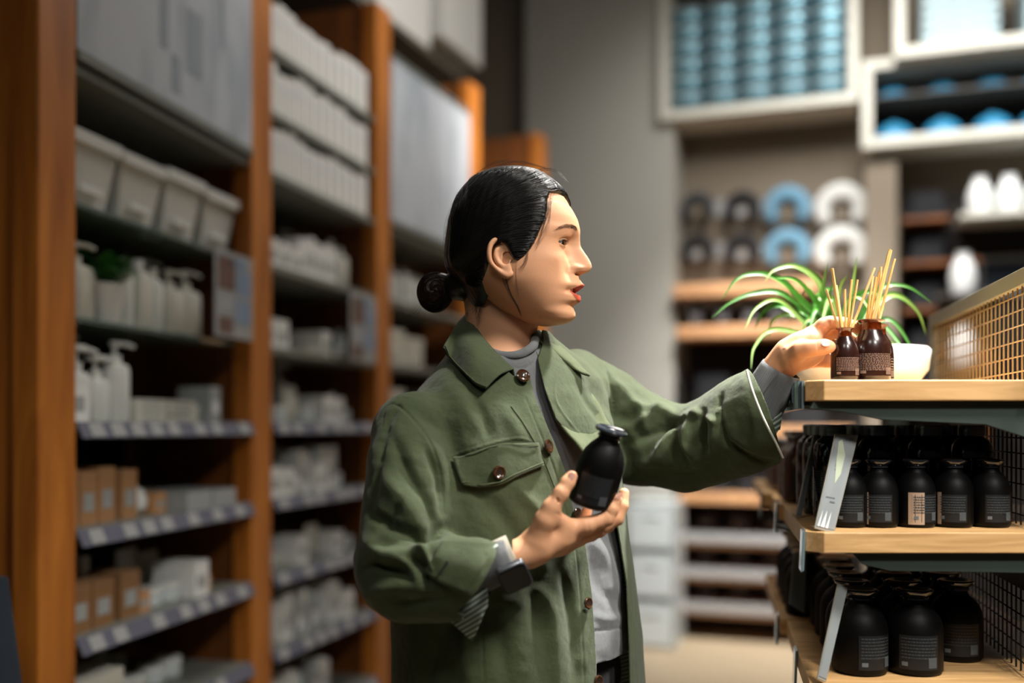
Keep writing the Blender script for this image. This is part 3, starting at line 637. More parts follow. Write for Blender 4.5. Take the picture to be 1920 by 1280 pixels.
def paper(o, a0, a1, z0, z1, r=.0263):
    g = MB(); n = 8; g.grid([[(r*math.sin(a0+(a1-a0)*i/n), -r*math.cos(a0+(a1-a0)*i/n), zz) for i in range(n+1)] for zz in (z0, z1)]); b = g.build('paper_label', 'kraft_label', o, smooth=True); b.rotation_euler = (0, 0, -o.rotation_euler[2]); return b
rowsM = [(1.325, 'front row', [1590, 1647, 1717, 1787, 1857]), (1.385, 'second row', [1590, 1650, 1716, 1780, 1845])]
for Y, rn, xs in rowsM:
    for i, p in enumerate(xs):
        ks.put(((p-960)*Y/F, Y, z), random.uniform(-.5, .5), f"matte black stoppered bottle on the middle shelf, {rn}, {ORD[i]} from the left", 'bottle', 'small stoppered black bottles', sc=(.97,.97,1)); FB.append(bpy.data.objects[-1] if 0 else last_put[0])
paper(FB[2], -.75, .05, .004, .046); paper(FB[1], -1.15, -.85, .004, .046); paper(FB[3], -1.25, -1.0, .004, .046)
for Y, rn, xs in [(1.45, 'row behind the matte bottles', [1562, 1645, 1740, 1822]), (1.515, 'second last row', [1541, 1618, 1702, 1785]), (1.58, 'last row', [1528, 1600, 1674, 1748])]:
    for i, p in enumerate(xs):
        kr.put(((p-960)*Y/F, Y, z), random.uniform(-1, -.3), f"glossy black ribbed-cap bottle, {rn}, {ORD[i]} from the left", 'bottle', 'glossy ribbed-cap bottles')
z = GTOP[2]+.0006
for j in range(5):
    for i in range(3 if j else 2):
        Y = 1.335+.076*j; p0 = [1612, 1714, 1810][i] if j == 0 else None
        x = (1612-960)*1.335/F+.0735*i+.2036*(Y-1.335)
        kbg.put((x, Y, z), random.uniform(-.5, .5), f"big round-shouldered black bottle on the lowest shelf, {ORD[j]} row, {ORD[i]} from the left", 'bottle', 'big round-shouldered bottles')
for j in range(4):
    Y = 1.74+.085*j; x = ga(.045, Y)
    kbg.put((x, Y, z), 0, f"big black bottle on the gondola behind, lowest level, {ORD[j]} back", 'bottle', 'big round-shouldered bottles')
M['brown_glass'] = pmat('brown_glass', '#4a2a20', .25, var=.2, coat=.3)
kbr = Kind(k_stop(.032, .125, 'brown_glass')); kbr2 = None
for j in range(3):
    Y = 1.74+.07*j if j < 3 else 2.0
    kbr.put((ga(.036, Y), Y, GTOP[1]+.0006), 0, f"brown glass bottle on the middle-level shelf behind, {ORD[j]} one back", 'bottle', 'brown glass bottles behind')
for j in range(4):
    Y = 2.02+.085*j; kbr.put((ga(.03, Y), Y, GTOP[1]+.0006), 0, f"far brown glass bottle on the farthest gondola shelf, {ORD[j]} back", 'bottle', 'brown glass bottles behind', sc=(.9,.9,.85))
# price rails / acrylic clips on the long edge
def rib(Y0, Y1, z0, z1, lab, n=6):
    m = MB(); m.prism([(ga(-.004, Y0), Y0, z0), (ga(-.001, Y0), Y0, z0), (ga(-.001, Y1), Y1, z0), (ga(-.004, Y1), Y1, z0)], (0,0,z1-z0))
    for k in range(n):
        Y = Y0+(Y1-Y0)*(k+.5)/n; m.tube([(ga(-.006, Y), Y, z0), (ga(-.006, Y), Y, z1)], .0035, 8)
    o = m.build('acrylic_rail', 'steel_clear' if 'steel_clear' in M else pmat('steel_clear', '#7f9298', .12, .4, coat=.5), smooth=True); tag(o, lab, 'price rail', 'clear price rails'); return o
rib(1.275, 1.66, GTOP[0]-.036, GTOP[0]+.0, 'ribbed clear price rail along the top shelf edge, below the wrist', 14)
for i, (Y, z, u, l) in enumerate([(1.262, GTOP[1], .001, 'nearest, middle shelf corner'), (1.70, GTOP[1], -.005, 'middle shelf of the gondola behind'), (1.98, GTOP[1], -.019, 'farthest middle shelf'), (1.45, GTOP[2], .007, 'lowest shelf edge'), (1.72, GTOP[2], -.003, 'lowest shelf of the gondola behind')]):
    m = MB(); m.prism([(ga(u-.003, Y), Y, z-.05), (ga(u-.001, Y), Y, z+.002), (ga(u-.001, Y+.035), Y+.035, z+.002), (ga(u-.003, Y+.035), Y+.035, z-.05)], (-.004,0,-.002)); o = m.build('price_clip', 'steel_clear', bevel=.0008); tag(o, f"clear price clip on the shelf edge, {l}", 'price clip', 'clear price clips')
# leaning card holders
def holder(pa, pb, pc, pd, Y, Y2, lab, full=True):   # top-left, top-right, bottom-right, bottom-left pixel corners
    P = [W(*pa, Y2), W(*pb, Y2+.004), W(*pc, Y+.004), W(*pd, Y)]
    n = (P[1]-P[0]).cross(P[3]-P[0]).normalized(); n = n if n.y < 0 else -n
    m = MB(); m.prism(P, -n*.003); o = m.build('card_holder', 'acrylic', bevel=.0008)
    def q(u, v): return P[0]*(1-u)*(1-v)+P[1]*u*(1-v)+P[2]*u*v+P[3]*(1-u)*v+n*.0004
    def patch(u0, v0, u1, v1, mt, nm, off=0):
        g = MB(); g.prism([q(u0,v0)+n*off, q(u1,v0)+n*off, q(u1,v1)+n*off, q(u0,v1)+n*off], n*.0003); g.build(nm, mt, o)
    patch(.05,.02,.93,.97,'card_print','card')
    if full:
        for k in range(5): patch(.50+.07*k,.045,.545+.07*k,.07,'print_grey','printed_text',.0004)
        patch(.30,.31,.40,.345,'print_grey','printed_text',.0004); patch(.32,.37,.42,.385,'print_grey','printed_text',.0004)
        patch(.2,.66,.62,.672,'print_grey','printed_text',.0004); patch(.42,.70,.66,.715,'print_grey','printed_text',.0004)
        for k, (a, b) in enumerate(((.1,.2),(.25,.45),(.5,.62))): 
            g = MB(); g.prism([q(a,.97)+n*.0006, q(b,.97)+n*.0006, q((a+b)/2+.05,.80)+n*.0006], n*.0002); g.build('printed_bottle', 'pot_white', o)
        g = MB(); g.prism([q(.2,.08)+n*.0006, q(.35,.06)+n*.0006, q(.62,.22)+n*.0006, q(.62,.42)+n*.0006, q(.45,.52)+n*.0006, q(.3,.3)+n*.0006], n*.0002); g.build('printed_leaf', 'leaf_print', o)
    tag(o, lab, 'sign card', 'leaning sign cards')
pmat('acrylic', '#9a988f', .2, var=.05, coat=.4); pmat('card_print', '#8a9092', .4, var=.08, scale=20); pmat('leaf_print', '#b4bea6', .4, var=.1)
holder((1566,813),(1610,815),(1564,1000),(1527,990), 1.262, 1.30, 'leaning pale sign card in front of the bottles, middle shelf')
holder((1526,815),(1535,814),(1502,972),(1493,966), 1.43, 1.475, 'thin leaning sign card seen edge-on at the middle shelf edge', False)
holder((1572,1092),(1590,1102),(1549,1279),(1533,1272), 1.262, 1.30, 'leaning sign card in front of the big bottles, lowest shelf', False)
m = MB(); Y = 1.64; m.prism([W(1480,1132,Y), W(1508,1150,Y), W(1512,1040,Y+.04), W(1490,1035,Y+.04)], (0,.004,0)); o = m.build('back_card', 'card_print'); tag(o, 'pale blank sign card on the lowest shelf of the gondola behind', 'sign card')
# ---------------- reed diffusers
def diffuser(px, Y, r, hpx_top, neck_r, lab, reeds, ztop, mat, amber_neck, txt):
    o = empty('reed_diffuser', ((px-960)*Y/F, Y, GTOP[0]+.0006)); H = ztop-GTOP[0]
    m = MB(); m.lathe([(r*.94,0),(r,.003),(r,H*.50),(r*.95,H*.60),(r*.82,H*.70),(r*.62,H*.78),(neck_r*1.05,H*.83)], n=44); m.build('bottle', mat, o, smooth=True, ang=60)
    m = MB(); m.lathe([(neck_r*1.05,H*.83),(neck_r,H*.86),(neck_r*.98,H*.95),(neck_r*1.3,H*.975),(neck_r*1.35,H*.99),(neck_r*1.2,H),(neck_r*.85,H*.99),(neck_r*.8,H*.86),(0,H*.85)], n=36); m.build('neck', 'amber', o, smooth=True, ang=60)
    g = printed(o, r*2.1, H*.36, H*.1, r, rows=txt, code=True, lab=mat); g.data.materials[1] = M['print_light']; g.data.materials[2] = M['print_light']
    ox = Vector(o.location)
    for k, (bx_, tx, ty, dy) in enumerate(reeds):
        top = W(tx, ty, Y+dy); base = W(bx_, HY-(ztop-.012-CZ)*F/Y, Y+dy*.1)
        rm = MB(); rm.tube([base-ox, top-ox], .0016, 8); rm.build('reed_stick', 'reed', o, smooth=True, ang=50)
    tag(o, lab, 'reed diffuser', 'reed diffusers'); return o
pmat('print_light', '#7d6c66', .5)
diffuser(1584, 1.33, .0182, 0, .0088, 'small brown reed diffuser being touched by the fingertips',
  [(1577,1549,542,.01),(1580,1561,503,0),(1582,1568,535,.02),(1586,1584,542,.0),(1588,1597,524,.01),(1590,1608,524,-.005),(1580,1559,503,.012),(1591,1640,502,.0)], W(0,615,1.33).z, 'amber_dark', True, 9)
diffuser(1633, 1.352, .0255, 0, .0135, 'larger brown reed diffuser right of the small one, topped by tall reeds',
  [(1622,1637,518,.01),(1626,1643,519,-.005),(1628,1649,508,.01),(1632,1656,522,0),(1634,1669,467,.0),(1636,1671,469,.01),(1631,1667,470,-.005),(1643,1678,485,.0),(1645,1677,487,.012)], W(0,600,1.352).z, 'amber_dark', True, 13)
# a third, half hidden diffuser behind
diffuser(1648, 1.42, .020, 0, .0095, 'diffuser bottle hidden behind the larger one, only its rim showing', [(1646,1652,500,.0)], W(0,609,1.42).z, 'amber_dark', True, 5)
# ---------------- spider plant in a white bowl
Yp = 1.62
sp = empty('spider_plant', ((1612-960)*Yp/F, Yp, GTOP[0]+.0006)); so = Vector(sp.location)
m = MB(); m.lathe([(.055,0),(.085,.004),(.104,.03),(.108,.062),(.104,.066),(.1,.06),(.085,.02),(0,.02)], n=48); m.build('bowl', 'pot_white', sp, smooth=True, ang=60)
m = MB(); m.lathe([(0,.052),(.099,.052)], n=32); m.build('soil', 'dark_recess', sp)
def catmull(P, n):
    P = [Vector(p) for p in P]; P = [P[0]*2-P[1]]+P+[P[-1]*2-P[-2]]; out = []
    for i in range(1, len(P)-2):
        for k in range(n):
            t = k/n; a, b, c, d = P[i-1:i+3]
            out.append(.5*((2*b)+(c-a)*t+(2*a-5*b+4*c-d)*t*t+(3*b-a-3*c+d)*t**3))
    out.append(P[-2]); return out
leaves = [[(1500,560),(1470,530),(1430,513),(1385,521),(1352,562)],[(1550,590),(1535,530),(1492,499),(1452,506),(1434,528)],[(1515,590),(1465,549),(1410,550),(1368,568),(1334,596)],
 [(1515,610),(1460,563),(1418,578),(1396,618)],[(1510,600),(1462,572),(1430,588),(1415,618)],[(1520,630),(1450,618),(1415,650),(1408,692)],[(1550,620),(1542,550),(1552,492)],[(1588,620),(1597,550),(1607,480)],
 [(1610,600),(1650,540),(1700,537),(1747,567)],[(1610,600),(1670,553),(1717,580),(1737,628)],[(1610,620),(1665,598),(1702,640),(1720,694)],[(1620,640),(1665,640),(1700,656)],
 [(1550,620),(1520,545),(1500,555)],[(1560,620),(1540,560),(1520,575),(1512,612)],[(1560,630),(1535,580),(1522,600),(1520,640)],[(1570,620),(1558,560),(1545,590),(1540,625)],[(1565,610),(1555,555),(1570,520)],
 [(1545,620),(1505,585),(1485,592),(1475,600)],[(1580,620),(1600,560),(1640,548),(1660,585)],[(1575,620),(1590,565),(1615,560),(1640,600)],[(1550,610),(1530,570),(1545,545),(1570,540)],[(1560,615),(1575,540),(1590,515)],
 [(1610,625),(1650,607),(1683,640),(1690,662)],[(1530,625),(1490,590),(1450,600),(1440,640)],[(1555,600),(1500,530),(1450,520)],[(1545,640),(1528,600),(1510,605),(1500,640)]]
rr = random.Random(11)
for i, lf in enumerate(leaves):
    dy = rr.uniform(-.07, .07) if i > 3 else rr.uniform(-.07, 0); n = len(lf); P = [W(x, y, Yp+dy*(k/(n-1))-.0)-so for k, (x, y) in enumerate(lf)]
    root = Vector((-.03+rr.uniform(-.03,.03), rr.uniform(-.02,.02), .052)); P = [root, root*.5+P[0]*.5+Vector((0,0,.012))]+P
    C = catmull(P, 7); N = len(C); e = []; wmax = rr.uniform(.0042, .0072); rows = [[] for _ in range(5)]
    for k, c in enumerate(C):
        t = (C[min(k+1, N-1)]-C[max(k-1, 0)]).normalized(); s = t.cross(Vector((0, -1, .35))).normalized(); v = k/(N-1)
        wd = wmax*min(1, .45+v*2)*max(.03, (1-max(0, v-.55)/.45)**.8); nn = s.cross(t).normalized()
        for q, (a, f) in enumerate(((-1,.5),(-.55,.12),(0,-.1),(.55,.12),(1,.5))): rows[q].append(c+s*wd*a+nn*wd*f*.6)
    m = MB(); m.grid(rows[0:2], 0); m.grid(rows[1:4], 1); m.grid(rows[3:5], 0)
    m.build('leaf', ['leaf', 'leaf_pale'] if i % 2 else ['leaf', 'leaf_d2' if 'leaf_d2' in M else pmat('leaf_d2', '#3c7a24', .4, var=.2)], sp, smooth=True, ang=80)
tag(sp, 'arching spider plant in a white bowl behind the reed diffusers', 'plant')
# ================================================================ lamps
def area(nm, loc, tgt, size, power, col=(1,1,1), spread=180, sy=None):
    l = bpy.data.lights.new(nm, 'AREA'); l.energy = power; l.color = col; l.size = size; l.spread = math.radians(spread)
    if sy: l.shape = 'RECTANGLE'; l.size_y = sy
    o = bpy.data.objects.new(nm, l); COL.objects.link(o); o.location = loc; o.rotation_euler = (Vector(tgt)-Vector(loc)).to_track_quat('-Z', 'Y').to_euler(); return o
area('ceiling_spot_key', (1.15, .45, 2.95), (.2, 1.4, 1.15), .38, 9.2, (1, .96, .89), 62)
area('ceiling_spot_hand', (.85, 1.75, 2.9), (.45, 1.36, 1.3), .14, 12, (1, .97, .92), 40)
area('front_fill', (-.3, -.3, 3.0), (0, 1.4, 1.1), .5, 3.0, (1, .95, .88), 110)  # added fill light from the camera side, no fixture behind it
area('ceiling_panel_aisle', (.6, 3.6, 4.0), (.0, 4.2, 0), 1.2, 36, (1, .95, .88))
area('ceiling_track_left', (.2, 3.2, 3.9), (-1.0, 3.4, 1.5), .6, 5.5, (1, .93, .84), 110)
area('gondola_fill', (.9, -.5, 2.9), (.75, 1.25, 1.2), .3, 2.4, (1, .95, .88), 40)  # added to brighten the front edges of the gondola
area('ceiling_track_back', (1.6, 4.3, 3.9), (2.2, 5.8, 1.8), .8, 30, (1, .97, .93), 120)
area('ceiling_track_right', (2.8, 4.0, 3.9), (3.2, 5.3, 2.3), .5, 18, (1, .97, .93), 100)
area('low_wall_fill', (1.1, 4.0, 3.9), (1.6, 5.7, .7), .4, 27, (1, .96, .92), 50)  # extra light put in to lift the low shelves, sparing the tins above
area('far_upright_fill', (.9, 3.6, 3.9), (-.1, 4.9, 2.3), .3, 7, (1, .93, .84), 40)  # added light aimed at the farthest uprights, which were too dark
wd = bpy.data.worlds.new('world'); sc.world = wd; wd.use_nodes = True; wd.node_tree.nodes['Background'].inputs[0].default_value = (.9, .95, 1, 1); wd.node_tree.nodes['Background'].inputs[1].default_value = .025
# ================================================================ sculpting helpers (signed distance fields to mesh)
def V3(p): return np.array(p, dtype=np.float64)
class Sdf:
    def __init__(s, lo, hi, h):
        s.lo = np.array(lo, float); s.h = h; s.n = np.ceil((np.array(hi)-s.lo)/h).astype(int)+1
        s.D = np.full(tuple(s.n), .2, np.float32)
    def sub(s, a, b, pad):
        lo = np.floor((np.minimum(a, b)-pad-s.lo)/s.h).astype(int); hi = np.ceil((np.maximum(a, b)+pad-s.lo)/s.h).astype(int)+1
        lo = np.clip(lo, 0, s.n); hi = np.clip(hi, 0, s.n)
        sl = tuple(slice(l, u) for l, u in zip(lo, hi))
        ax = [(s.lo[i]+s.h*np.arange(lo[i], hi[i])).astype(np.float32) for i in range(3)]
        return sl, ax[0][:, None, None], ax[1][None, :, None], ax[2][None, None, :]
    def mix(s, sl, d, k, op='add'):
        a = s.D[sl]
        if op == 'sub': d = -d; h = np.clip(.5-.5*(a-d)/k, 0, 1); s.D[sl] = a*(1-h)+d*h+k*h*(1-h); return
        h = np.clip(.5+.5*(a-d)/k, 0, 1); s.D[sl] = a*(1-h)+d*h-k*h*(1-h)
    def cap(s, a, b, ra, rb=None, k=.01, op='add'):
        a = V3(a); b = V3(b); rb = ra if rb is None else rb
        sl, X, Y, Z = s.sub(a, b, max(ra, rb)+max(.03, 2*k))
        if s.D[sl].size == 0: return
        ab = b-a; L = float(ab@ab)+1e-12
        t = np.clip(((X-a[0])*ab[0]+(Y-a[1])*ab[1]+(Z-a[2])*ab[2])/L, 0, 1)
        d = np.sqrt((X-a[0]-t*ab[0])**2+(Y-a[1]-t*ab[1])**2+(Z-a[2]-t*ab[2])**2)-(ra+(rb-ra)*t); s.mix(sl, d, k, op)
    def chain(s, pts, k=.01, op='add'):
        for i in range(len(pts)-1): s.cap(pts[i][0], pts[i+1][0], pts[i][1], pts[i+1][1], k, op)
    def ell(s, c, r, k=.01, Rm=None, op='add'):
        c = V3(c); r = V3(r); m = r.max(); sl, X, Y, Z = s.sub(c, c, m+max(.03, 2*k))
        if s.D[sl].size == 0: return
        x, y, z = X-c[0], Y-c[1], Z-c[2]
        if Rm is not None: x, y, z = [Rm[i][0]*x+Rm[i][1]*y+Rm[i][2]*z for i in range(3)]
        d = (np.sqrt((x/r[0])**2+(y/r[1])**2+(z/r[2])**2)-1)*r.min(); s.mix(sl, d, k, op)
    def mesh(s):
        D = s.D; I = D < 0
        n = np.array(D.shape)-1; cnt = np.zeros(tuple(n), np.uint8)
        for a in (0, 1):
            for b in (0, 1):
                for c in (0, 1): cnt += I[a:a+n[0], b:b+n[1], c:c+n[2]]
        act = np.argwhere((cnt > 0) & (cnt < 8)); idx = -np.ones(tuple(n), np.int64); idx[act[:, 0], act[:, 1], act[:, 2]] = np.arange(len(act))
        P = np.zeros((len(act), 3)); C = np.zeros(len(act)); cor = [(a, b, c) for a in (0,1) for b in (0,1) for c in (0,1)]
        for u in cor:
            for ax in range(3):
                if u[ax]: continue
                w = list(u); w[ax] = 1
                d0 = D[act[:,0]+u[0], act[:,1]+u[1], act[:,2]+u[2]]; d1 = D[act[:,0]+w[0], act[:,1]+w[1], act[:,2]+w[2]]
                ok = (d0 < 0) != (d1 < 0); t = np.where(ok, d0/np.where(ok, d0-d1, 1), 0)
                q = np.tile(np.array(u, float), (len(act), 1)); q[:, ax] += t; P += q*ok[:, None]; C += ok
        V = s.lo+(act+P/C[:, None])*s.h; Q = []
        for ax in range(3):
            sl0 = [slice(None)]*3; sl1 = [slice(None)]*3; sl0[ax] = slice(0, -1); sl1[ax] = slice(1, None)
            cr = np.argwhere(I[tuple(sl0)] != I[tuple(sl1)]); a, b = [(1,2),(2,0),(0,1)][ax]
            ok = (cr[:, a] > 0) & (cr[:, b] > 0) & (cr[:, a] < n[a]) & (cr[:, b] < n[b]); cr = cr[ok]
            ins = I[cr[:,0], cr[:,1], cr[:,2]]; f = []
            for da, db in ((1,1),(0,1),(0,0),(1,0)):
                c = cr.copy(); c[:, a] -= da; c[:, b] -= db; f.append(idx[c[:,0], c[:,1], c[:,2]])
            f = np.stack(f, 1); f[~ins] = f[~ins][:, ::-1]; Q.append(f)
        return V, np.concatenate(Q)
def vnormals(V, F):
    d1 = V[F[:,1]]-V[F[:,0]]; d2 = V[F[:,2]]-V[F[:,0]]; fn = np.cross(d1, d2); N = np.zeros_like(V)
    for i in range(F.shape[1]): np.add.at(N, F[:, i], fn)
    return N/(np.linalg.norm(N, axis=1)[:, None]+1e-12)
def smooth(V, F, it=2, lam=.5):
    for _ in range(it):
        S = np.zeros_like(V); C = np.zeros(len(V)); k = F.shape[1]
        for i in range(k):
            j = (i+1) % k; np.add.at(S, F[:, i], V[F[:, j]]); np.add.at(S, F[:, j], V[F[:, i]]); np.add.at(C, F[:, i], 1); np.add.at(C, F[:, j], 1)
        V = V+lam*(S/C[:, None]-V)
    return V
def subdiv(V, F):                        # quads to 4 quads, linear
    E = np.concatenate([np.sort(F[:, [i, (i+1) % 4]], 1) for i in range(4)]); U, inv = np.unique(E, axis=0, return_inverse=True); inv = inv.reshape(4, -1)
    m = V[U].mean(1); c = V[F].mean(1); n = len(V); ne = len(U); e = [inv[i]+n for i in range(4)]; cc = np.arange(len(F))+n+ne
    return np.concatenate([V, m, c]), np.concatenate([np.stack([F[:, i], e[i], cc, e[(i+3) % 4]], 1) for i in range(4)])
def clip(V, F, g):                       # keep g<0, cutting faces cleanly
    T = np.concatenate([F[:, [0,1,2]], F[:, [0,2,3]]]) if F.shape[1] == 4 else F
    ins = g < 0; k = ins[T].sum(1); keep = T[k == 3].tolist(); V = V.tolist(); cut = {}
    def cp(a, b):
        key = (a, b) if a < b else (b, a)
        if key not in cut:
            t = g[key[0]]/(g[key[0]]-g[key[1]]); A, B = V[key[0]], V[key[1]]; cut[key] = len(V); V.append([A[i]+t*(B[i]-A[i]) for i in range(3)])
        return cut[key]
    for t in T[(k == 1) | (k == 2)].tolist():
        q = []
        for i in range(3):
            a, b = t[i], t[(i+1) % 3]
            if ins[a]: q.append(a)
            if ins[a] != ins[b]: q.append(cp(a, b))
        keep.append(q[:3]); 
        if len(q) == 4: keep.append([q[0], q[2], q[3]])
    V = np.array(V); Fk = np.array(keep); used = np.unique(Fk); mp = -np.ones(len(V), int); mp[used] = np.arange(len(used))
    return V[used], mp[Fk]
def np_obj(name, V, F, mats, parent=None, attrs=None, mi=None, sm=True):
    me = bpy.data.meshes.new(name); me.vertices.add(len(V)); me.vertices.foreach_set('co', np.asarray(V, np.float32).ravel())
    if isinstance(F, np.ndarray): k = F.shape[1]; F_ = F.ravel(); st = np.arange(0, len(F_), k); tot = len(F)
    else: F_ = np.concatenate([np.array(f) for f in F]); ln = np.array([len(f) for f in F]); st = np.concatenate([[0], np.cumsum(ln)[:-1]]); tot = len(F)
    me.loops.add(len(F_)); me.loops.foreach_set('vertex_index', F_.astype(np.int32)); me.polygons.add(tot); me.polygons.foreach_set('loop_start', st.astype(np.int32))
    me.update(calc_edges=True); me.validate()
    if sm: me.polygons.foreach_set('use_smooth', [True]*len(me.polygons))
    for m_ in (mats if isinstance(mats, (list, tuple)) else [mats]): me.materials.append(M[m_])
    if mi is not None: me.polygons.foreach_set('material_index', np.asarray(mi, np.int32))
    for k_, a in (attrs or {}).items():
        at = me.attributes.new(k_, 'FLOAT', 'POINT'); at.data.foreach_set('value', np.asarray(a, np.float32))
    o = bpy.data.objects.new(name, me); COL.objects.link(o)
    if parent: o.parent = parent
    return o
def pix(V): return 960+F_*V[:,0]/V[:,1], HY-F_*(V[:,2]-CZ)/V[:,1]
F_ = F; GAIN = 1.0
def seglen(px, py, pts):
    """distance to a polyline and the place along it (0..1)"""
    best = np.full(len(px), 1e9); tt = np.zeros(len(px)); n = len(pts)-1
    for i in range(n):
        ax, ay = pts[i]; bx, by = pts[i+1]; L = (bx-ax)**2+(by-ay)**2+1e-9; t = np.clip(((px-ax)*(bx-ax)+(py-ay)*(by-ay))/L, 0, 1)
        d = np.hypot(px-ax-t*(bx-ax), py-ay-t*(by-ay)); m_ = d < best; best[m_] = d[m_]; tt[m_] = ((i+t)/n)[m_]
    return best, tt
def spl(pts, n=6): return [(p.x, p.y) for p in catmull([(a, b, 0) for a, b in pts], n)]
def folds(V, F, L, mask=None):
    N = vnormals(V, F); px, py = pix(V); vd = V-np.array([0,0,CZ]); vd /= np.linalg.norm(vd, axis=1)[:, None]
    fc = np.clip(-(N*vd).sum(1)*2.0, 0, 1); H = np.zeros(len(V))
    for pts, w, amp in L:
        P = spl(pts) if len(pts) > 2 else pts
        d, t = seglen(px, py, P); H += amp*GAIN*.001*np.exp(-(d/w)**2)*np.sin(PI*np.clip(t*.86+.07, 0, 1))**.7
    return V+N*(H*fc*(mask if mask is not None else 1))[:, None]
def wr(V, seed, f, amp, n=5, st=(1,1,1)):     # soft irregular wrinkling
    r = np.random.RandomState(seed); N = np.zeros(len(V)); P = V*np.array(st)
    wp = np.sin(P@r.randn(3)*f*.5+r.rand()*6)[:, None]*r.randn(3)*.35/f
    for i in range(n): k = r.randn(3); k /= np.linalg.norm(k); N += np.sin((P+wp)@k*f*(1+.35*i)+r.rand()*6)/(1+.5*i)
    return N*amp/n
# ================================================================ the woman
person = empty('person', W(965, 795+CZ*F/1.42, 1.42))
PO = Vector(person.location)
tag(person, 'woman in an olive green jacket and grey jumper reaching towards the reed diffusers', 'person')
def adopt(o):
    o.parent = person; o.matrix_parent_inverse = Matrix.Translation(-PO); return o
def wpx(px, py, Y): return V3(W(px, py, Y))
SV = np.array([.733, .68, 0.]); FV = np.array([.68, -.733, 0.])      # shoulder line (to her left) and the way she faces
rowsT = [(1340,982,.200,.140),(1200,978,.196,.138),(1050,966,.190,.132),(930,952,.186,.128),(850,946,.184,.124),(790,943,.176,.118),(745,940,.160,.108),(710,938,.135,.096),(680,937,.105,.085),(650,936,.078,.072),(622,936,.062,.062)]
tz = np.array([CZ-(r[0]-HY)*1.42/F for r in rowsT]); tx = np.array([(r[1]-960)*1.42/F for r in rowsT]); ta_ = np.array([r[2] for r in rowsT]); tb_ = np.array([r[3] for r in rowsT])
def torso(S, off=0., k=.02, zlo=.2, zhi=1.40, tilt=.24, pad=0.):
    sl, X, Y, Z = S.sub(np.array([-.5, 1.0, zlo]), np.array([.5, 1.9, zhi]), 0)
    X0 = X-0*Y; sc = (X+.012)*SV[0]+(Y-1.42)*SV[1]; wt = np.clip((Z-1.10)/.15, 0, 1); ze = Z-tilt*sc*wt
    cx = np.interp(ze, tz, tx); a = np.interp(ze, tz, ta_)-off; b = np.interp(ze, tz, tb_)-off
    x = X-cx; s_ = x*SV[0]+(Y-1.42)*SV[1]; f_ = x*FV[0]+(Y-1.42)*FV[1]
    p = 2.3; d = ((np.abs(s_/a)**p+np.abs(f_/b)**p)**(1/p)-1)*np.minimum(a, b)
    top = ze-(1.408-off); d = np.maximum(d, top*.8); d = np.maximum(d, zlo-Z)
    S.mix(sl, d.astype(np.float32), k)
# ---- jacket outer surface
ARM_R = [(wpx(778,815,1.325),.058),(wpx(772,880,1.29),.054),(wpx(765,960,1.265),.0535),(wpx(752,1060,1.24),.0535),(wpx(768,1082,1.232),.051)]
FOR_R = [(wpx(768,1082,1.232),.050),(wpx(830,1085,1.215),.047),(wpx(890,1080,1.20),.0475)]
ARM_L = [(wpx(1078,728,1.53),.060),(wpx(1130,772,1.54),.064),(wpx(1200,823,1.54),.067),(wpx(1285,842,1.50),.060)]
FOR_L = [(wpx(1285,842,1.50),.060),(wpx(1345,822,1.46),.060),(wpx(1400,796,1.425),.064),(wpx(1445,772,1.40),.070)]
S = Sdf((-.32, 1.02, .76), (.46, 1.76, 1.46), .0042)
torso(S, zlo=.70)
for ch in (ARM_R, FOR_R, ARM_L, FOR_L): S.chain(ch, k=.022)
JV, JF = S.mesh(); JV = smooth(JV, JF, 2); JV, JF = subdiv(JV, JF); JV = smooth(JV, JF, 1)
JBASE = (JV.copy(), JF.copy())
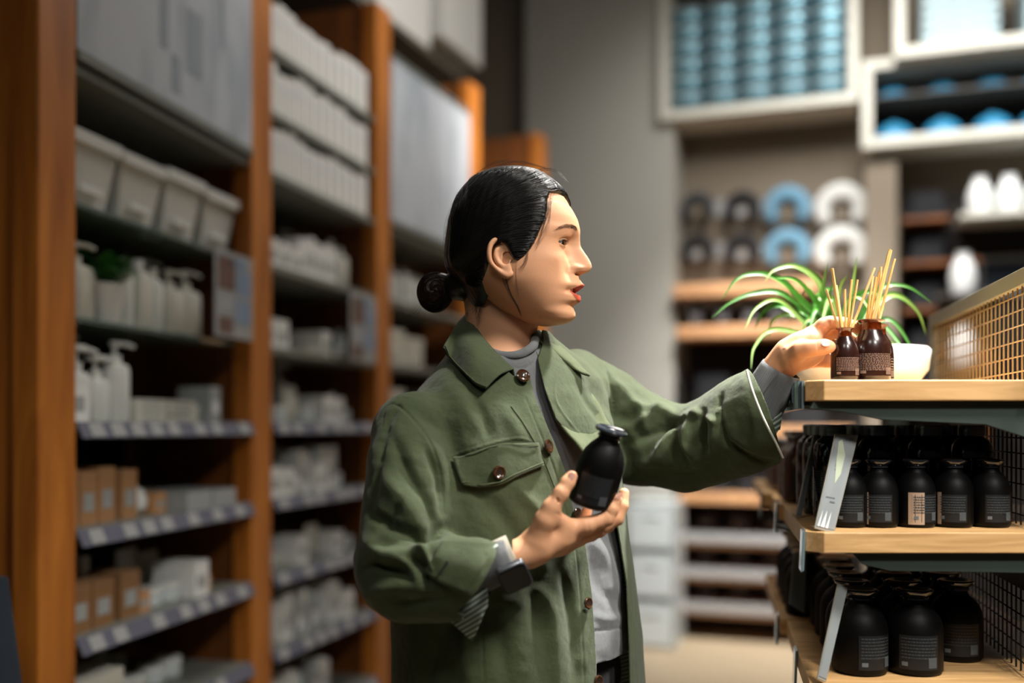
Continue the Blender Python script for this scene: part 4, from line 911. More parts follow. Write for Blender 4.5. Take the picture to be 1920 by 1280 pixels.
foldL = [
 # left (raised) sleeve
 ([(1095,700),(1140,760),(1190,800)],13,-7),([(1075,650),(1120,700),(1160,735)],12,5),([(1128,690),(1150,740),(1155,800)],7,-4),([(1180,760),(1230,770),(1275,780),(1312,772)],10,7),([(1190,830),(1240,800),(1290,780)],11,-10),
 ([(1195,870),(1225,862),(1245,830),(1262,790)],10,8),([(1262,805),(1266,840),(1285,865)],9,-8),([(1290,785),(1285,830),(1300,858)],9,7),([(1318,770),(1318,810),(1325,850)],6,-8),([(1335,775),(1340,800),(1330,850)],8,5),
 ([(1350,780),(1365,830),(1420,862),(1460,868)],6,-5),([(1200,885),(1300,890),(1380,850)],14,-5),([(1160,800),(1175,850),(1190,890)],14,-9),([(1240,762),(1220,780),(1180,800)],9,6),([(1305,775),(1345,790),(1350,770)],7,4),([(1280,770),(1255,790),(1235,830)],8,-6),
 ([(1345,765),(1352,740)],6,-3),([(1140,700),(1190,760),(1210,800)],9,5),
 # yoke and chest
 ([(800,690),(850,740),(905,800)],26,5),([(760,760),(820,800),(870,870),(900,930)],16,-5),([(880,740),(905,780),(920,820)],12,-5),([(835,780),(850,830),(842,900)],13,-3),([(938,760),(985,830)],14,3),
 ([(900,930),(950,980),(1000,1080),(1030,1280)],20,-5),([(1000,1090),(1035,1150),(1045,1280)],14,4),([(930,1130),(950,1280)],18,-5),([(1050,1060),(1070,1150),(1080,1280)],11,-4),([(860,1190),(880,1280)],15,5),([(830,1180),(800,1290)],14,-4),
 ([(960,900),(1010,960),(1040,1010)],13,4),([(1085,720),(1110,760),(1140,800)],9,-5),([(1060,650),(1100,720)],10,3),
 # right (near) sleeve
 ([(735,820),(760,880),(800,940),(815,1000)],12,-6),([(712,880),(740,920),(790,990)],16,5),([(690,960),(730,985),(790,1005),(838,990)],11,-7),([(683,1010),(720,1040),(780,1040),(830,1020)],14,8),([(775,1000),(800,1010),(830,995)],8,-7),
 ([(676,1070),(700,1060),(735,1070),(765,1080)],8,-6),([(690,1110),(740,1100),(790,1100)],13,5),([(770,1045),(795,1065),(800,1100)],8,-6),([(720,1135),(790,1130),(850,1120)],12,-4),([(715,830),(708,900),(690,960)],8,-3),([(800,840),(825,900),(830,960)],9,-7),
 ([(780,1030),(800,1040),(815,1075)],6,5),([(705,1000),(740,960),(760,930)],9,-4),([(740,1050),(770,1062),(785,1090)],6,4),([(745,760),(725,800),(712,860)],8,-3)]
def jfold(V, F):
    V = folds(V, F, foldL); N = vnormals(V, F)
    dL = np.min([np.linalg.norm(V-p[0], axis=1) for p in ARM_L+FOR_L+ARM_R+FOR_R], 0); wgt = np.clip(1.3-dL/.10, .25, 1)
    return V+N*((wr(V, 3, 70, .0045, 6)+wr(V, 9, 150, .0022, 5)+wr(V, 12, 330, .0007, 4))*wgt)[:, None]
GAIN = 1.45; JV = jfold(JV, JF); GAIN = 1.0
# seams pressed into the cloth and thin stitched ridges
seams = [([(832,650),(790,690),(748,752),(730,765)],1.8,-1.6),([(716,800),(722,768),(740,757),(775,785),(808,830),(826,890),(832,960)],2.2,-2.0),([(1103,640),(1132,680),(1148,740),(1150,790)],2.2,-2.0),([(842,856),(900,838),(965,822),(1000,828)],2.0,2.2),
 ([(1052,672),(1040,720),(1046,760),(1085,812)],2,1.5),([(985,745),(1008,800),(1040,880),(1062,960),(1078,1020),(1088,1120),(1096,1290)],1.8,-1.3),([(910,1110),(905,1200),(908,1290)],2,-1.6),([(1352,758),(1356,800),(1385,840),(1435,868)],2.2,-2.5)]
JV = folds(JV, JF, seams)
def jbvh(): return BVHTree.FromPolygons(JV.tolist(), JF.tolist())
BV = jbvh(); CAM = Vector((0, 0, CZ))
def proj(px, py, off=.0, bv=None, fall=1.35):
    d = (W(px, py, 1)-CAM).normalized(); h = (bv or BV).ray_cast(CAM, d)
    if h[0] is None: p = W(px, py, fall); return p, -d
    n = h[1] if h[1].dot(d) < 0 else -h[1]
    return h[0]+n*off, n
# cut the openings
Vt = JV; px, py = pix(Vt)
def curve(pts, y): a = np.array(pts); return np.interp(y, a[:,1], a[:,0])
xR = [(985,600),(990,690),(1003,745),(1025,796),(1048,852),(1065,897),(1076,965),(1099,1027),(1110,1117),(1118,1235),(1122,1400)]
xL = [(1000,600),(1004,650),(1022,729),(1043,785),(1088,836),(1140,890),(1160,993),(1176,1094),(1181,1212),(1184,1400)]
front = ((Vt-np.array([-.01, 1.42, 0]))@FV)
g_open = np.minimum(px-curve(xR, py), curve(xL, py)-px)*.00075; g_open = np.where(front > .42*((Vt-np.array([-.0, 1.42, 0]))@SV), g_open, -.05)
g_open = np.where(np.linalg.norm(Vt[:, :2]-np.array([0, 1.42]), axis=1) < .30, g_open, -.05)
def plane(p, n): n = V3(n)/np.linalg.norm(V3(n)); return (Vt-V3(p))@n
# left cuff end: plane through the hem, normal along the forearm, slightly opened to the camera
e1 = wpx(1402,693,1.40); e2 = wpx(1470,872,1.37); nL = np.cross(e2-e1, np.array([.12, 1, .0])); nL = nL/np.linalg.norm(nL); nL = nL if nL[0] > 0 else -nL
gL = np.where(np.linalg.norm(Vt-V3(W(1440,780,1.40)), axis=1) < .13, plane(e1, nL), -.05)
f1 = wpx(932,1016,1.20); f2 = wpx(862,1128,1.19); nR = np.cross(f2-f1, np.array([-.25, 1, .0])); nR = nR/np.linalg.norm(nR); nR = nR if nR[0] > 0 else -nR
_a = FOR_R[0][0]; _b = wpx(960,1068,1.195); _t = np.clip(((Vt-_a)@(_b-_a))/((_b-_a)@(_b-_a)), 0, 1); near = (np.linalg.norm(Vt-_a-_t[:, None]*(_b-_a), axis=1) < .0565) & (_t > .4) & (Vt[:,1] < 1.25)
gR = np.where(near, plane(f1, nR), -.05)
gB = .785-Vt[:,2]
def sdp(x, y, poly):
    poly = np.array(poly, float); d = np.full(x.shape, 1e9); ins = np.zeros(x.shape, bool); n = len(poly)
    for i in range(n):
        a, b = poly[i], poly[(i+1) % n]; L = ((b-a)**2).sum(); t = np.clip(((x-a[0])*(b[0]-a[0])+(y-a[1])*(b[1]-a[1]))/L, 0, 1); d = np.minimum(d, np.hypot(x-a[0]-t*(b[0]-a[0]), y-a[1]-t*(b[1]-a[1])))
        cr_ = ((a[1] > y) != (b[1] > y)) & (x < (b[0]-a[0])*(y-a[1])/(b[1]-a[1]+1e-9)+a[0]); ins ^= cr_
    return np.where(ins, d, -d)
gP = np.where((Vt[:,1] < 1.47) & (Vt[:,2] > 1.3), sdp(px, py, [(850,540),(872,600),(898,640),(930,678),(962,704),(990,706),(1003,690),(1020,640),(1010,560)])*.00075, -.05)
gN = np.where(Vt[:,2] > 1.3, .045-np.linalg.norm((Vt-wpx(935,640,1.42))[:, :2]*np.array([.85, .9]), axis=1)+0*px, -.05)
gN = np.where(Vt[:,2] > 1.375, gN, -.05)
g = np.maximum.reduce([g_open, gL, gR, gB, gN, gP])
CV, CF = clip(JV, JF, g)
# drop loose crumbs: keep the largest connected piece
def biggest(V, F):
    lab = np.arange(len(V))
    for _ in range(400):
        m_ = lab[F].min(1); new = lab.copy(); np.minimum.at(new, F.ravel(), np.repeat(m_, F.shape[1])); new = new[new]
        if (new == lab).all(): break
        lab = new
    ids, c = np.unique(lab, return_counts=True); k = lab == ids[c.argmax()]; mp = -np.ones(len(V), int); mp[k] = np.arange(k.sum()); return V[k], mp[F[k[F].all(1)]]
CV, CF = biggest(CV, CF)
def cloth(name, c, rough=.85, weave=900, bump=.25, sheen=.15, noise=.14):
    m = pmat(name, c, rough, var=noise, scale=25, sheen=sheen); nt = m.node_tree; b = nt.nodes['Principled BSDF']; tc = nt.nodes.new('ShaderNodeTexCoord')
    w1 = nt.nodes.new('ShaderNodeTexWave'); w1.inputs['Scale'].default_value = weave; w1.bands_direction = 'DIAGONAL'; w1.inputs['Distortion'].default_value = 2
    n2 = nt.nodes.new('ShaderNodeTexNoise'); n2.inputs['Scale'].default_value = 700; n2.inputs['Detail'].default_value = 3
    mx = nt.nodes.new('ShaderNodeMath'); mx.operation = 'ADD'; nt.links.new(tc.outputs['Object'], w1.inputs[0]); nt.links.new(tc.outputs['Object'], n2.inputs[0]); nt.links.new(w1.outputs[1], mx.inputs[0]); nt.links.new(n2.outputs[0], mx.inputs[1])
    n3 = nt.nodes.new('ShaderNodeTexNoise'); n3.inputs['Scale'].default_value = 55; n3.inputs['Detail'].default_value = 6; nt.links.new(tc.outputs['Object'], n3.inputs[0])
    b1 = nt.nodes.new('ShaderNodeBump'); b1.inputs['Strength'].default_value = .6; b1.inputs['Distance'].default_value = .004; nt.links.new(n3.outputs[0], b1.inputs['Height'])
    bp = nt.nodes.new('ShaderNodeBump'); bp.inputs['Strength'].default_value = bump; bp.inputs['Distance'].default_value = .0009; nt.links.new(mx.outputs[0], bp.inputs['Height']); nt.links.new(b1.outputs[0], bp.inputs['Normal']); nt.links.new(bp.outputs[0], b.inputs['Normal'])
    return m
cloth('olive', '#394326'); cloth('olive_light', '#475030'); cloth('knit', '#6a6c6e', .95, 500, .6, .3, .35)
def striped(name, c1, c2, scale=420, d='X'):
    m = pmat(name, c1, .8); nt = m.node_tree; b = nt.nodes['Principled BSDF']; tc = nt.nodes.new('ShaderNodeTexCoord'); w = nt.nodes.new('ShaderNodeTexWave'); w.inputs['Scale'].default_value = scale/6.283; w.bands_direction = d
    cr = nt.nodes.new('ShaderNodeValToRGB'); cr.color_ramp.interpolation = 'CONSTANT'; cr.color_ramp.elements[0].color = rgb(c1); cr.color_ramp.elements[1].position = .62; cr.color_ramp.elements[1].color = rgb(c2)
    mp = nt.nodes.new('ShaderNodeMapping'); mp.inputs['Rotation'].default_value = (0, .62, 0); nt.links.new(tc.outputs['Object'], mp.inputs[0]); nt.links.new(mp.outputs[0], w.inputs[0]); nt.links.new(w.outputs[0], cr.inputs[0]); nt.links.new(cr.outputs[0], b.inputs['Base Color'])
striped('stripe_lining', '#4e584d', '#a9b5a8', 380, 'Z')
jk = adopt(np_obj('jacket', CV, CF, ['olive', 'stripe_lining']))
so_ = jk.modifiers.new('solid', 'SOLIDIFY'); so_.thickness = .0022; so_.offset = -1; so_.material_offset = 1; so_.material_offset_rim = 0; so_.use_even_offset = False
def sheet(name, rows, mats, parent, th=.0022, n=8, off=-1, matoff=0, wob=0, seed=1):
    """rows of control points (world) -> smooth sheet"""
    R_ = [catmull(r, n) for r in rows]; cols_ = [catmull([r[i] for r in R_], n) for i in range(len(R_[0]))]
    nr, nc = len(cols_[0]), len(cols_); V = np.array([[tuple(cols_[c][r]) for c in range(nc)] for r in range(nr)]).reshape(-1, 3)
    Fq = np.array([(r*nc+c, r*nc+c+1, (r+1)*nc+c+1, (r+1)*nc+c) for r in range(nr-1) for c in range(nc-1)])
    N = vnormals(V, Fq)
    if N.mean(0)@np.array([0, -1, 0]) < 0: Fq = Fq[:, ::-1]; N = -N
    if wob: V = V+N*wr(V, seed, 120, wob, 4)[:, None]
    o = adopt(np_obj(name, V, Fq, mats)); o.parent = parent; o.matrix_parent_inverse = (Matrix.Translation(-PO) if parent == person else Matrix())
    s_ = o.modifiers.new('solid', 'SOLIDIFY'); s_.thickness = th; s_.offset = off; s_.material_offset = matoff; return o
def PJ(x, y, off): return proj(x, y, off)[0]
# right-hand collar: fold line round the neck, falling to the yoke and the tip
top = [W(878,583,1.462), W(884,600,1.40), W(902,628,1.366), W(930,660,1.346), W(962,690,1.328)]
low = [PJ(833,651,.007), PJ(850,680,.007), PJ(872,708,.008), PJ(892,727,.009), PJ(909,737,.012)]
mid = [(a*.5+b*.5)+Vector((-.001, -.009, .004)) for a, b in zip(top, low)]
sheet('collar', [top, mid, low], ['olive'], jk, th=.003, wob=.001)
ins = [a+Vector((.004, .012, -.028)) for a in top]
sheet('collar_stand', [[a+Vector((0,.001,-.001)) for a in top], ins], ['olive'], jk, th=.002)
# stitched edge of the collar
def stitch(name, pts, off=.0012, r=.0007, mat='olive_light', parent=jk, bv=None, raw=None):
    P = raw if raw else [proj(x, y, off, bv)[0] for x, y in spl(pts, 8)]
    m = MB(); m.tube(P, r, 6); o = adopt(m.build(name, mat, smooth=True, ang=80)); o.parent = parent; o.matrix_parent_inverse = Matrix(); return o
stitch('collar_seam', None, raw=catmull([l*.93+m_*.07+Vector((0,-.0022,0)) for l, m_ in zip(low, mid)], 6))
# left collar, standing open on the far side
lt = [W(1000,622,1.40), W(1013,640,1.385), W(1035,664,1.385), W(1062,690,1.39)]
lo_ = [W(1012,618,1.42), W(1042,640,1.41), W(1075,670,1.40), W(1107,703,1.392)]
sheet('collar', [lo_, [(a+b)*.5+Vector((0,-.006,0)) for a, b in zip(lt, lo_)], lt], ['olive_light'], jk, th=.003, wob=.001)
lin_ = [W(997,620,1.395), W(1002,650,1.372), W(1018,690,1.362), W(1034,725,1.36)]
lout = [W(1008,622,1.402), W(1030,660,1.392), W(1052,700,1.39), W(1062,735,1.385)]
sheet('collar_stand', [lin_, lout], ['olive'], jk, th=.002)
# left facing folded outward below the collar
fa = [W(1018,690,1.366), W(1026,735,1.350), W(1045,785,1.335), W(1085,835,1.325), W(1128,878,1.325)]
fb = [W(1058,672,1.395), W(1052,720,1.385), W(1060,765,1.372), W(1095,805,1.365), W(1142,850,1.372)]
fc_ = [W(1084,690,1.42), W(1098,720,1.415), W(1122,755,1.41), W(1142,790,1.41), W(1160,830,1.42)]
sheet('front_facing', [fa, fb, fc_], ['olive_light'], jk, th=.003, wob=.003, seed=4)
# pocket flap
def flapsheet(name, rows_px, off, mat='olive', edge=True):
    rows_ = [[PJ(x, y, o_) for (x, y), o_ in zip(r, off)] if False else [PJ(x, y, off) for x, y in r] for r in rows_px]
    return sheet(name, rows_, [mat], jk, th=.0028, n=6)
flapsheet('pocket_flap', [[(842,858),(880,846),(922,833),(965,824),(1004,830)],[(848,876),(890,868),(930,860),(970,852),(1010,854)],[(858,897),(895,892),(935,888),(975,876),(1012,862)],[(864,909),(905,912),(938,908),(975,890),(1015,873)]], .0065)
stitch('flap_seam', [(843,864),(885,850),(940,834),(1003,836)], .0076); stitch('flap_seam', [(862,905),(905,907),(938,902),(975,884),(1013,868)], .0076)
stitch('placket_seam', [(958,762),(985,800),(1018,860),(1046,930)], .0008)
pmat('button_brown', '#3a2415', .18, var=.5, scale=90, coat=.7)
def button(x, y, r=.0075, off=.0035, tl=None, pt=None):
    p, n = (proj(x, y, off) if pt is None else (pt, Vector((.1, -1, .1)).normalized())); m = MB(); q = Vector((0,0,1)).rotation_difference(n).to_matrix().to_4x4(); m.T = Matrix.Translation(p) @ q
    m.lathe([(r*.9,0),(r,.001),(r,.003),(r*.85,.0038),(r*.62,.0026),(0,.0024)], n=28); 
    for a in range(4): m.lathe([(r*.13,.0022),(r*.13,.0029),(0,.0029)], (r*.24*math.cos(a*PI/2+.7), r*.24*math.sin(a*PI/2+.7), 0), 8, 1)
    o = adopt(m.build('button', ['button_brown', 'dark_cloth'], smooth=True)); o.parent = jk; o.matrix_parent_inverse = Matrix(); return o
button(978,708,.0095,.004); button(1022,838,.0095,.004); button(932,886,.0085,.0085); button(1078,962,.007,.003); button(1098,1130,.0075,.003); button(1117,1275,.0075,.003)
# inner edge of the right front (placket lip)
# cuffs: right sleeve tab and the loose striped flap
flapsheet('cuff_tab', [[(826,1018),(860,1016),(900,1018),(930,1022)],[(808,1045),(845,1050),(880,1058),(905,1062)],[(790,1076),(822,1090),(850,1102),(872,1112)]], .005)
m = MB(); m.tube([PJ(828,1076,.009), PJ(842,1058,.009)], .0014, 8); o = adopt(m.build('buttonhole', 'dark_cloth')); o.parent = jk; o.matrix_parent_inverse = Matrix()
sheet('cuff_lining_flap', [[W(828,1150,1.215), W(850,1130,1.205), W(875,1108,1.196), W(912,1090,1.19)],[W(850,1170,1.205), W(868,1152,1.194), W(890,1135,1.186), W(914,1118,1.182)],[W(884,1201,1.198), W(892,1185,1.19), W(902,1160,1.182), W(913,1135,1.18)]], ['stripe_lining'], jk, th=.002)
sheet('cuff_edge', [[W(908,1023,1.192), W(925,1019,1.186), W(936,1022,1.184)],[W(884,1062,1.174), W(898,1060,1.17), W(909,1062,1.168)],[W(868,1098,1.178), W(876,1094,1.174), W(884,1088,1.172)]], ['stripe_lining'], jk, th=.0015)
# left cuff: pale edging, and the striped tab behind
stitch('cuff_piping', None, r=.0016, mat='cream_plastic', raw=catmull([W(1400,694,1.352), W(1412,735,1.332), W(1432,785,1.322), W(1455,830,1.325), W(1468,858,1.335)], 6))
sheet('cuff_lining_flap', [[W(1425,752,1.42), W(1437,790,1.39), W(1450,820,1.37)],[W(1445,740,1.41), W(1456,772,1.39), W(1462,800,1.37)],[W(1458,755,1.40), W(1466,772,1.385), W(1463,806,1.37)]], ['stripe_lining'], jk, th=.0015)
# ---- grey jumper
S = Sdf((-.27, 1.2, .90), (.24, 1.66, 1.43), .005); torso(S, off=.018, zlo=.86)
S.cap(wpx(936,640,1.42), wpx(942,690,1.42), .062, .075, .02)
GV, GF = S.mesh(); GV = smooth(GV, GF, 2); GV, GF = subdiv(GV, GF)
GV = folds(GV, GF, [([(1105,1010),(1135,1040),(1150,1080),(1145,1120)],14,7),([(1110,1060),(1130,1110),(1160,1130)],13,-6),([(1150,1000),(1165,1060),(1170,1130)],9,5),([(1110,1150),(1140,1160),(1175,1150)],10,4),([(1020,760),(1050,830),(1080,880)],9,3),([(1100,1185),(1175,1175)],3,-2.0),([(950,686),(985,690),(1010,668)],2.2,-1.6)])
GN = vnormals(GV, GF); GV = GV+GN*wr(GV, 5, 90, .003)[:, None]
gpx, gpy = pix(GV); nd = np.linalg.norm((GV-wpx(942,660,1.40))[:, :2]*np.array([1,1]), axis=1)
gg = np.maximum.reduce([.945-GV[:,2], np.where(GV[:,2] > 1.27, nd-.118, -.05), np.where(GV[:,2] > 1.34, GV[:,2]-(1.368+.4*(GV[:,1]-1.36)), -.05)])
GV, GF = clip(GV, GF, gg); ju = adopt(np_obj('jumper', GV, GF, ['knit'])); s_ = ju.modifiers.new('solid', 'SOLIDIFY'); s_.thickness = .003; s_.offset = -1
def ribtube(name, path, radii, parent, mat='knit', ribs=58, amp=.0006, n=232):
    pts = [Vector(p) for p in path]; N = len(pts); rows_ = []; up = None
    for i, p in enumerate(pts):
        t = (pts[min(i+1,N-1)]-pts[max(i-1,0)]).normalized()
        if up is None: up = t.orthogonal().normalized()
        up = (up-t*up.dot(t)).normalized(); w = t.cross(up); rows_.append([p+(up*math.cos(2*PI*k/n)+w*math.sin(2*PI*k/n))*(radii[i]+amp*math.cos(ribs*2*PI*k/n)) for k in range(n)])
    m = MB(); m.grid(rows_, close=True); o = adopt(m.build(name, mat, smooth=True, ang=180)); o.parent = parent; o.matrix_parent_inverse = Matrix()
    s_ = o.modifiers.new('solid', 'SOLIDIFY'); s_.thickness = .002; return o
ribtube('jumper_cuff', [W(820,1090,1.225), W(870,1083,1.212), W(905,1067,1.205), W(940,1052,1.20), W(958,1045,1.20)], [.028,.0275,.0265,.0255,.025], ju)
ribtube('jumper_cuff', [W(1385,815,1.43), W(1415,775,1.415), W(1440,735,1.40), W(1461,698,1.388), W(1465,691,1.386)], [.036,.034,.0315,.0285,.0275], ju)
stitch('cuff_seam', None, r=.001, mat='knit', parent=ju, raw=[W(1455,700,1.358), W(1438,725,1.366), W(1425,745,1.373)])
# ribbed neckband
nb = [W(905,640,1.44), W(922,660,1.37), W(948,667,1.352), W(975,664,1.352), W(998,650,1.365), W(1004,636,1.385)]
m = MB(); m.tube(catmull(nb, 6), .0062, 12); o = adopt(m.build('neckband', 'knit', smooth=True, ang=180)); o.parent = ju; o.matrix_parent_inverse = Matrix()
# ---- trousers and shoes
S = Sdf((-.28, 1.15, .0), (.26, 1.72, 1.02), .008)
hipc = V3(W(960,1250,1.42)); hipc[2] = .90
S.ell(hipc, (.165,.115,.13), .03, np.array([SV, FV, [0,0,1]]))
for sgn, fw in ((-1, .02), (1, -.02)):
    h_ = hipc+SV*.085*sgn; k_ = h_+FV*(.02+fw); k_[2] = .47; a_ = h_+FV*fw; a_[2] = .10
    S.chain([(h_, .095), (k_, .062), (a_, .055)], k=.03)
TV, TF = S.mesh(); TV = smooth(TV, TF, 3); TV = TV+vnormals(TV, TF)*wr(TV, 8, 40, .006)[:, None]; cloth('trouser_black', '#101114', .85); adopt(np_obj('trousers', TV, TF, ['trouser_black']))
for sgn, fw in ((-1, .02), (1, -.02)):
    a_ = hipc+SV*.085*sgn+FV*fw; S = Sdf(a_*[1,1,0]-[.2,.2,0], a_*[1,1,0]+[.2,.2,.16], .006)
    b0 = a_.copy(); b0[2] = .05; S.cap(b0, b0+[0,0,.06], .042, .04, .02); S.cap(b0-FV*.03-[0,0,.01], b0+FV*.13-[0,0,.018], .038, .032, .02); sl, X, Y, Z = S.sub(S.lo, S.lo+S.h*S.n, 0); S.D[sl] = np.maximum(S.D[sl], (.004-Z)+0*X+0*Y)
    v, f = S.mesh(); adopt(np_obj('shoe', smooth(v, f, 1), f, ['white_plastic']))
# ================================================================ head, hands, hair
kk = 1.38/F; PSI = math.radians(16); FWD = np.array([math.cos(PSI), -math.sin(PSI), 0]); LFT = np.array([math.sin(PSI), math.cos(PSI), 0]); UPV = np.array([0, 0, 1.])
HC = V3(W(945, 494, 1.38)); HC[1] = 1.395
def h2w(P):                              # head pixels (x forward from 945, y to her left, py down) -> world
    P = np.asarray(P, float); return HC+((P[...,0]-945)*kk)[..., None]*FWD+(P[...,1]*kk)[..., None]*LFT+((490-P[...,2])*kk)[..., None]*UPV
def imgx(hx, hy): return 945+(hx-945)*FWD[0]+hy*LFT[0]
CO = math.cos(PSI)
T = lambda L: (np.array([a[0] for a in L], float), np.array([a[1] for a in L], float))
def cub(L, v):                            # smooth interpolation through a table
    x, y = T(L); m_ = np.gradient(y, x); i = np.clip(np.searchsorted(x, v)-1, 0, len(x)-2); h = x[i+1]-x[i]; t = np.clip((v-x[i])/h, 0, 1)
    return (2*t**3-3*t**2+1)*y[i]+(t**3-2*t**2+t)*h*m_[i]+(-2*t**3+3*t**2)*y[i+1]+(t**3-t**2)*h*m_[i+1]
XF = [(320,962),(324,990),(330,1008),(345,1038),(365,1059),(385,1071),(405,1079),(425,1083),(440,1083),(455,1078),(475,1076),(495,1078),(515,1079),(530,1079),(545,1078),(560,1075),(575,1071),(590,1071),(600,1064),(605,1050),(608,1030)]
XB = [(320,956),(324,935),(330,918),(345,888),(365,870),(385,859),(405,853),(425,849),(455,848),(475,852),(495,860),(515,872),(530,886),(545,902),(560,918),(575,936),(590,965),(600,990),(605,1005),(608,1024)]
WW = [(320,3),(324,28),(330,46),(345,68),(365,83),(385,91),(405,96),(425,97),(455,96),(475,95),(495,93),(515,90),(530,86),(545,79),(560,70),(575,59),(590,44),(600,29),(605,16),(608,3)]
XC = [(320,959),(345,956),(400,948),(480,948),(520,965),(560,985),(590,1012),(603,1030),(608,1027)]
SIL = [(386,1072),(405,1079),(421,1083.5),(433,1085.5),(446,1086),(455,1086.5),(462,1088),(470,1092.5),(480,1099),(491,1105),(497,1107),(505,1105.5),(510,1099),(513.5,1090),(516,1086.5),(521,1086),(527,1088.5),(532,1092),(536,1091.5),(541,1085),(545,1080),(549,1081),(553,1085),(558,1086),(563,1085),(567,1080),(571,1075),(578,1074.5),(586,1076),(593,1074.5),(600,1067),(605,1053),(608,1030)]
NW = [(386,60),(421,40),(433,20),(445,9),(458,7.5),(470,8),(482,9),(492,10.5),(500,11.8),(508,12.5),(514,16),(520,21),(530,26),(545,28),(560,27),(572,26),(590,34),(608,40)]
py = np.concatenate([np.linspace(320, 440, 90), np.linspace(441, 575, 150), np.linspace(576, 608, 34)]); NT = 340
th = np.linspace(-PI, PI, NT, endpoint=False); th = th+.35*np.sin(th)*-1*.6     # denser towards the face
PYg, THg = np.meshgrid(py, th, indexing='ij')
xf, xb, ww, xc = [cub(L, PYg) for L in (XF, XB, WW, XC)]
c, s_ = np.cos(THg), np.sin(THg); e_ = np.where(c > 0, .92, .95)
cx = np.sign(c)*np.abs(c)**e_; sy = np.sign(s_)*np.abs(s_)**e_
HX = np.where(c > 0, xc+(xf-xc)*cx, xc+(xc-xb)*cx); HYY = ww*sy; HP = PYg.copy()
fr_ = np.clip(c*2.2, 0, 1); ay = np.abs(HYY)
mid = cub(SIL, PYg); midx = 945+(mid-945)/CO; A_ = np.where(PYg > 386, midx-xf, 0)*np.clip((PYg-380)/30, 0, 1)
nw = cub(NW, PYg); HX = HX+A_*np.exp(-(ay/nw)**2)*fr_
def bump(yc, pc, sy_, sp, ax, an=0.):
    global HX, HYY
    w_ = np.exp(-((ay-yc)/sy_)**2-((PYg-pc)/sp)**2)*fr_**.5; HX = HX+ax*w_; HYY = HYY+an*w_*np.sign(HYY)
bump(30, 462, 18, 12, -3.2); bump(32, 447, 17, 7, 2.2); bump(15, 456, 7, 12, -4.5); bump(36, 433, 22, 8, 3.0); bump(54, 486, 20, 18, 2.4, 2.2); bump(50, 530, 22, 24, -1.0, -.4); bump(66, 500, 20, 26, 0, 1.5); bump(36, 500, 10, 16, -1.5); bump(70, 415, 24, 22, -2.0, -1.5)
bump(13.5, 503, 4.6, 6.0, 7.0, 1.2); bump(18.5, 500, 3.4, 8, -3.2); bump(24, 480, 8, 14, -2.4); bump(8, 513.5, 4.2, 2.6, -9.0)       # wings, crease, nostril
bump(27, 517, 8, 10, -2.6); bump(29, 546, 5, 6, -2.2); bump(0, 522, 3.2, 6, -1.6); bump(0, 589, 17, 11, 1.5); bump(0, 572, 16, 4, -1.2)
# lips parted
ml = 545.0-.8*(ay/24)**2; half = 6.2*np.clip(1-(ay/22.5)**2, 0, 1); din = (np.abs(PYg-ml)-half)
opn = np.clip(.5-din/1.4, 0, 1)*(ay < 22.5)*fr_; HX = HX-opn*15*(1-.35*(ay/23)**2)
lipU = np.clip((PYg-(545-15.5*np.clip(1-(ay/24)**1.7, 0, 1)**.9+1.5*np.exp(-(ay/3)**2)))/1.5, 0, 1)*(PYg < 546); lipL = np.clip(((546+20.5*np.clip(1-(ay/23.5)**2, 0, 1)**.75)-PYg)/1.5, 0, 1)*(PYg >= 546)
lip = np.clip((lipU+lipL), 0, 1)*np.clip((24.5-ay)/2, 0, 1)*fr_
HX = HX+lip*1.2*(1-opn)
# eyes: lids wrapped over the eyeballs
eyes = []
EC = 31.; EP = 460.5
ii = np.argmin((PYg-EP)**2+(HYY+EC)**2+(c < 0)*1e6); sx_ = HX.flat[ii]; ecx = sx_-14.4
for sg in (-1, 1):
    dy = HYY-sg*EC; dz = PYg-EP; dd = np.hypot(dy, dz*1.15); u = dy*sg       # u>0: outer side
    uu = np.clip(np.abs(u)/16, 0, 1); vt = dz+u*.06; up = -6.0*(1-uu**2)**.8; lo = 3.8*(1-uu**2)
    inside = np.minimum(vt-up, lo-vt); op_ = np.clip(.5+inside/1.3, 0, 1)*(np.abs(u) < 16)
    rt = 17.2-op_*3.6; q = rt**2-dy**2-dz**2; txe = ecx+np.sqrt(np.clip(q, 0, None)); txe = txe*op_+np.maximum(txe, HX-.6)*(1-op_); wlid = np.clip((20.5-dd)/8.0, 0, 1)**.8*(q > 4)*(fr_ > .3)
    wlid = np.maximum(wlid, op_*(q > 0)); HX = HX*(1-wlid)+txe*wlid
    HX = HX-1.5*np.exp(-((vt+9.5-.02*u*u)/1.3)**2)*np.clip(1-np.abs(u)/17, 0, 1)*fr_-.7*np.exp(-((vt-7.5)/1.5)**2)*np.clip(1-np.abs(u)/15, 0, 1)*fr_
    eyes.append((ecx, sg*EC, EP))
brow = np.zeros_like(HX)
bc = 430+7*np.clip((ay-40)/16, 0, 2)**1.4+4*np.clip((30-ay)/22, 0, 1)**1.5; bw = 4.4-1.9*np.clip((ay-40)/20, 0, 1)
brow = np.clip(1.25-np.abs(PYg-bc)/bw, 0, 1)*np.clip((ay-9)/6, 0, 1)*np.clip((63-ay)/10, 0, 1)*fr_
nr, ncc = HX.shape
HV = h2w(np.stack([HX, HYY, HP], -1)).reshape(-1, 3)
idx = np.arange(nr*ncc).reshape(nr, ncc); a = idx[:-1]; b = idx[1:]
HF = np.stack([a, np.roll(a, -1, 1), np.roll(b, -1, 1), b], -1).reshape(-1, 4)
HF = HF[:, ::-1]
parts = []                                # V, F, material index, lip, brow
parts.append((HV, HF, 0, lip.ravel(), brow.ravel()))
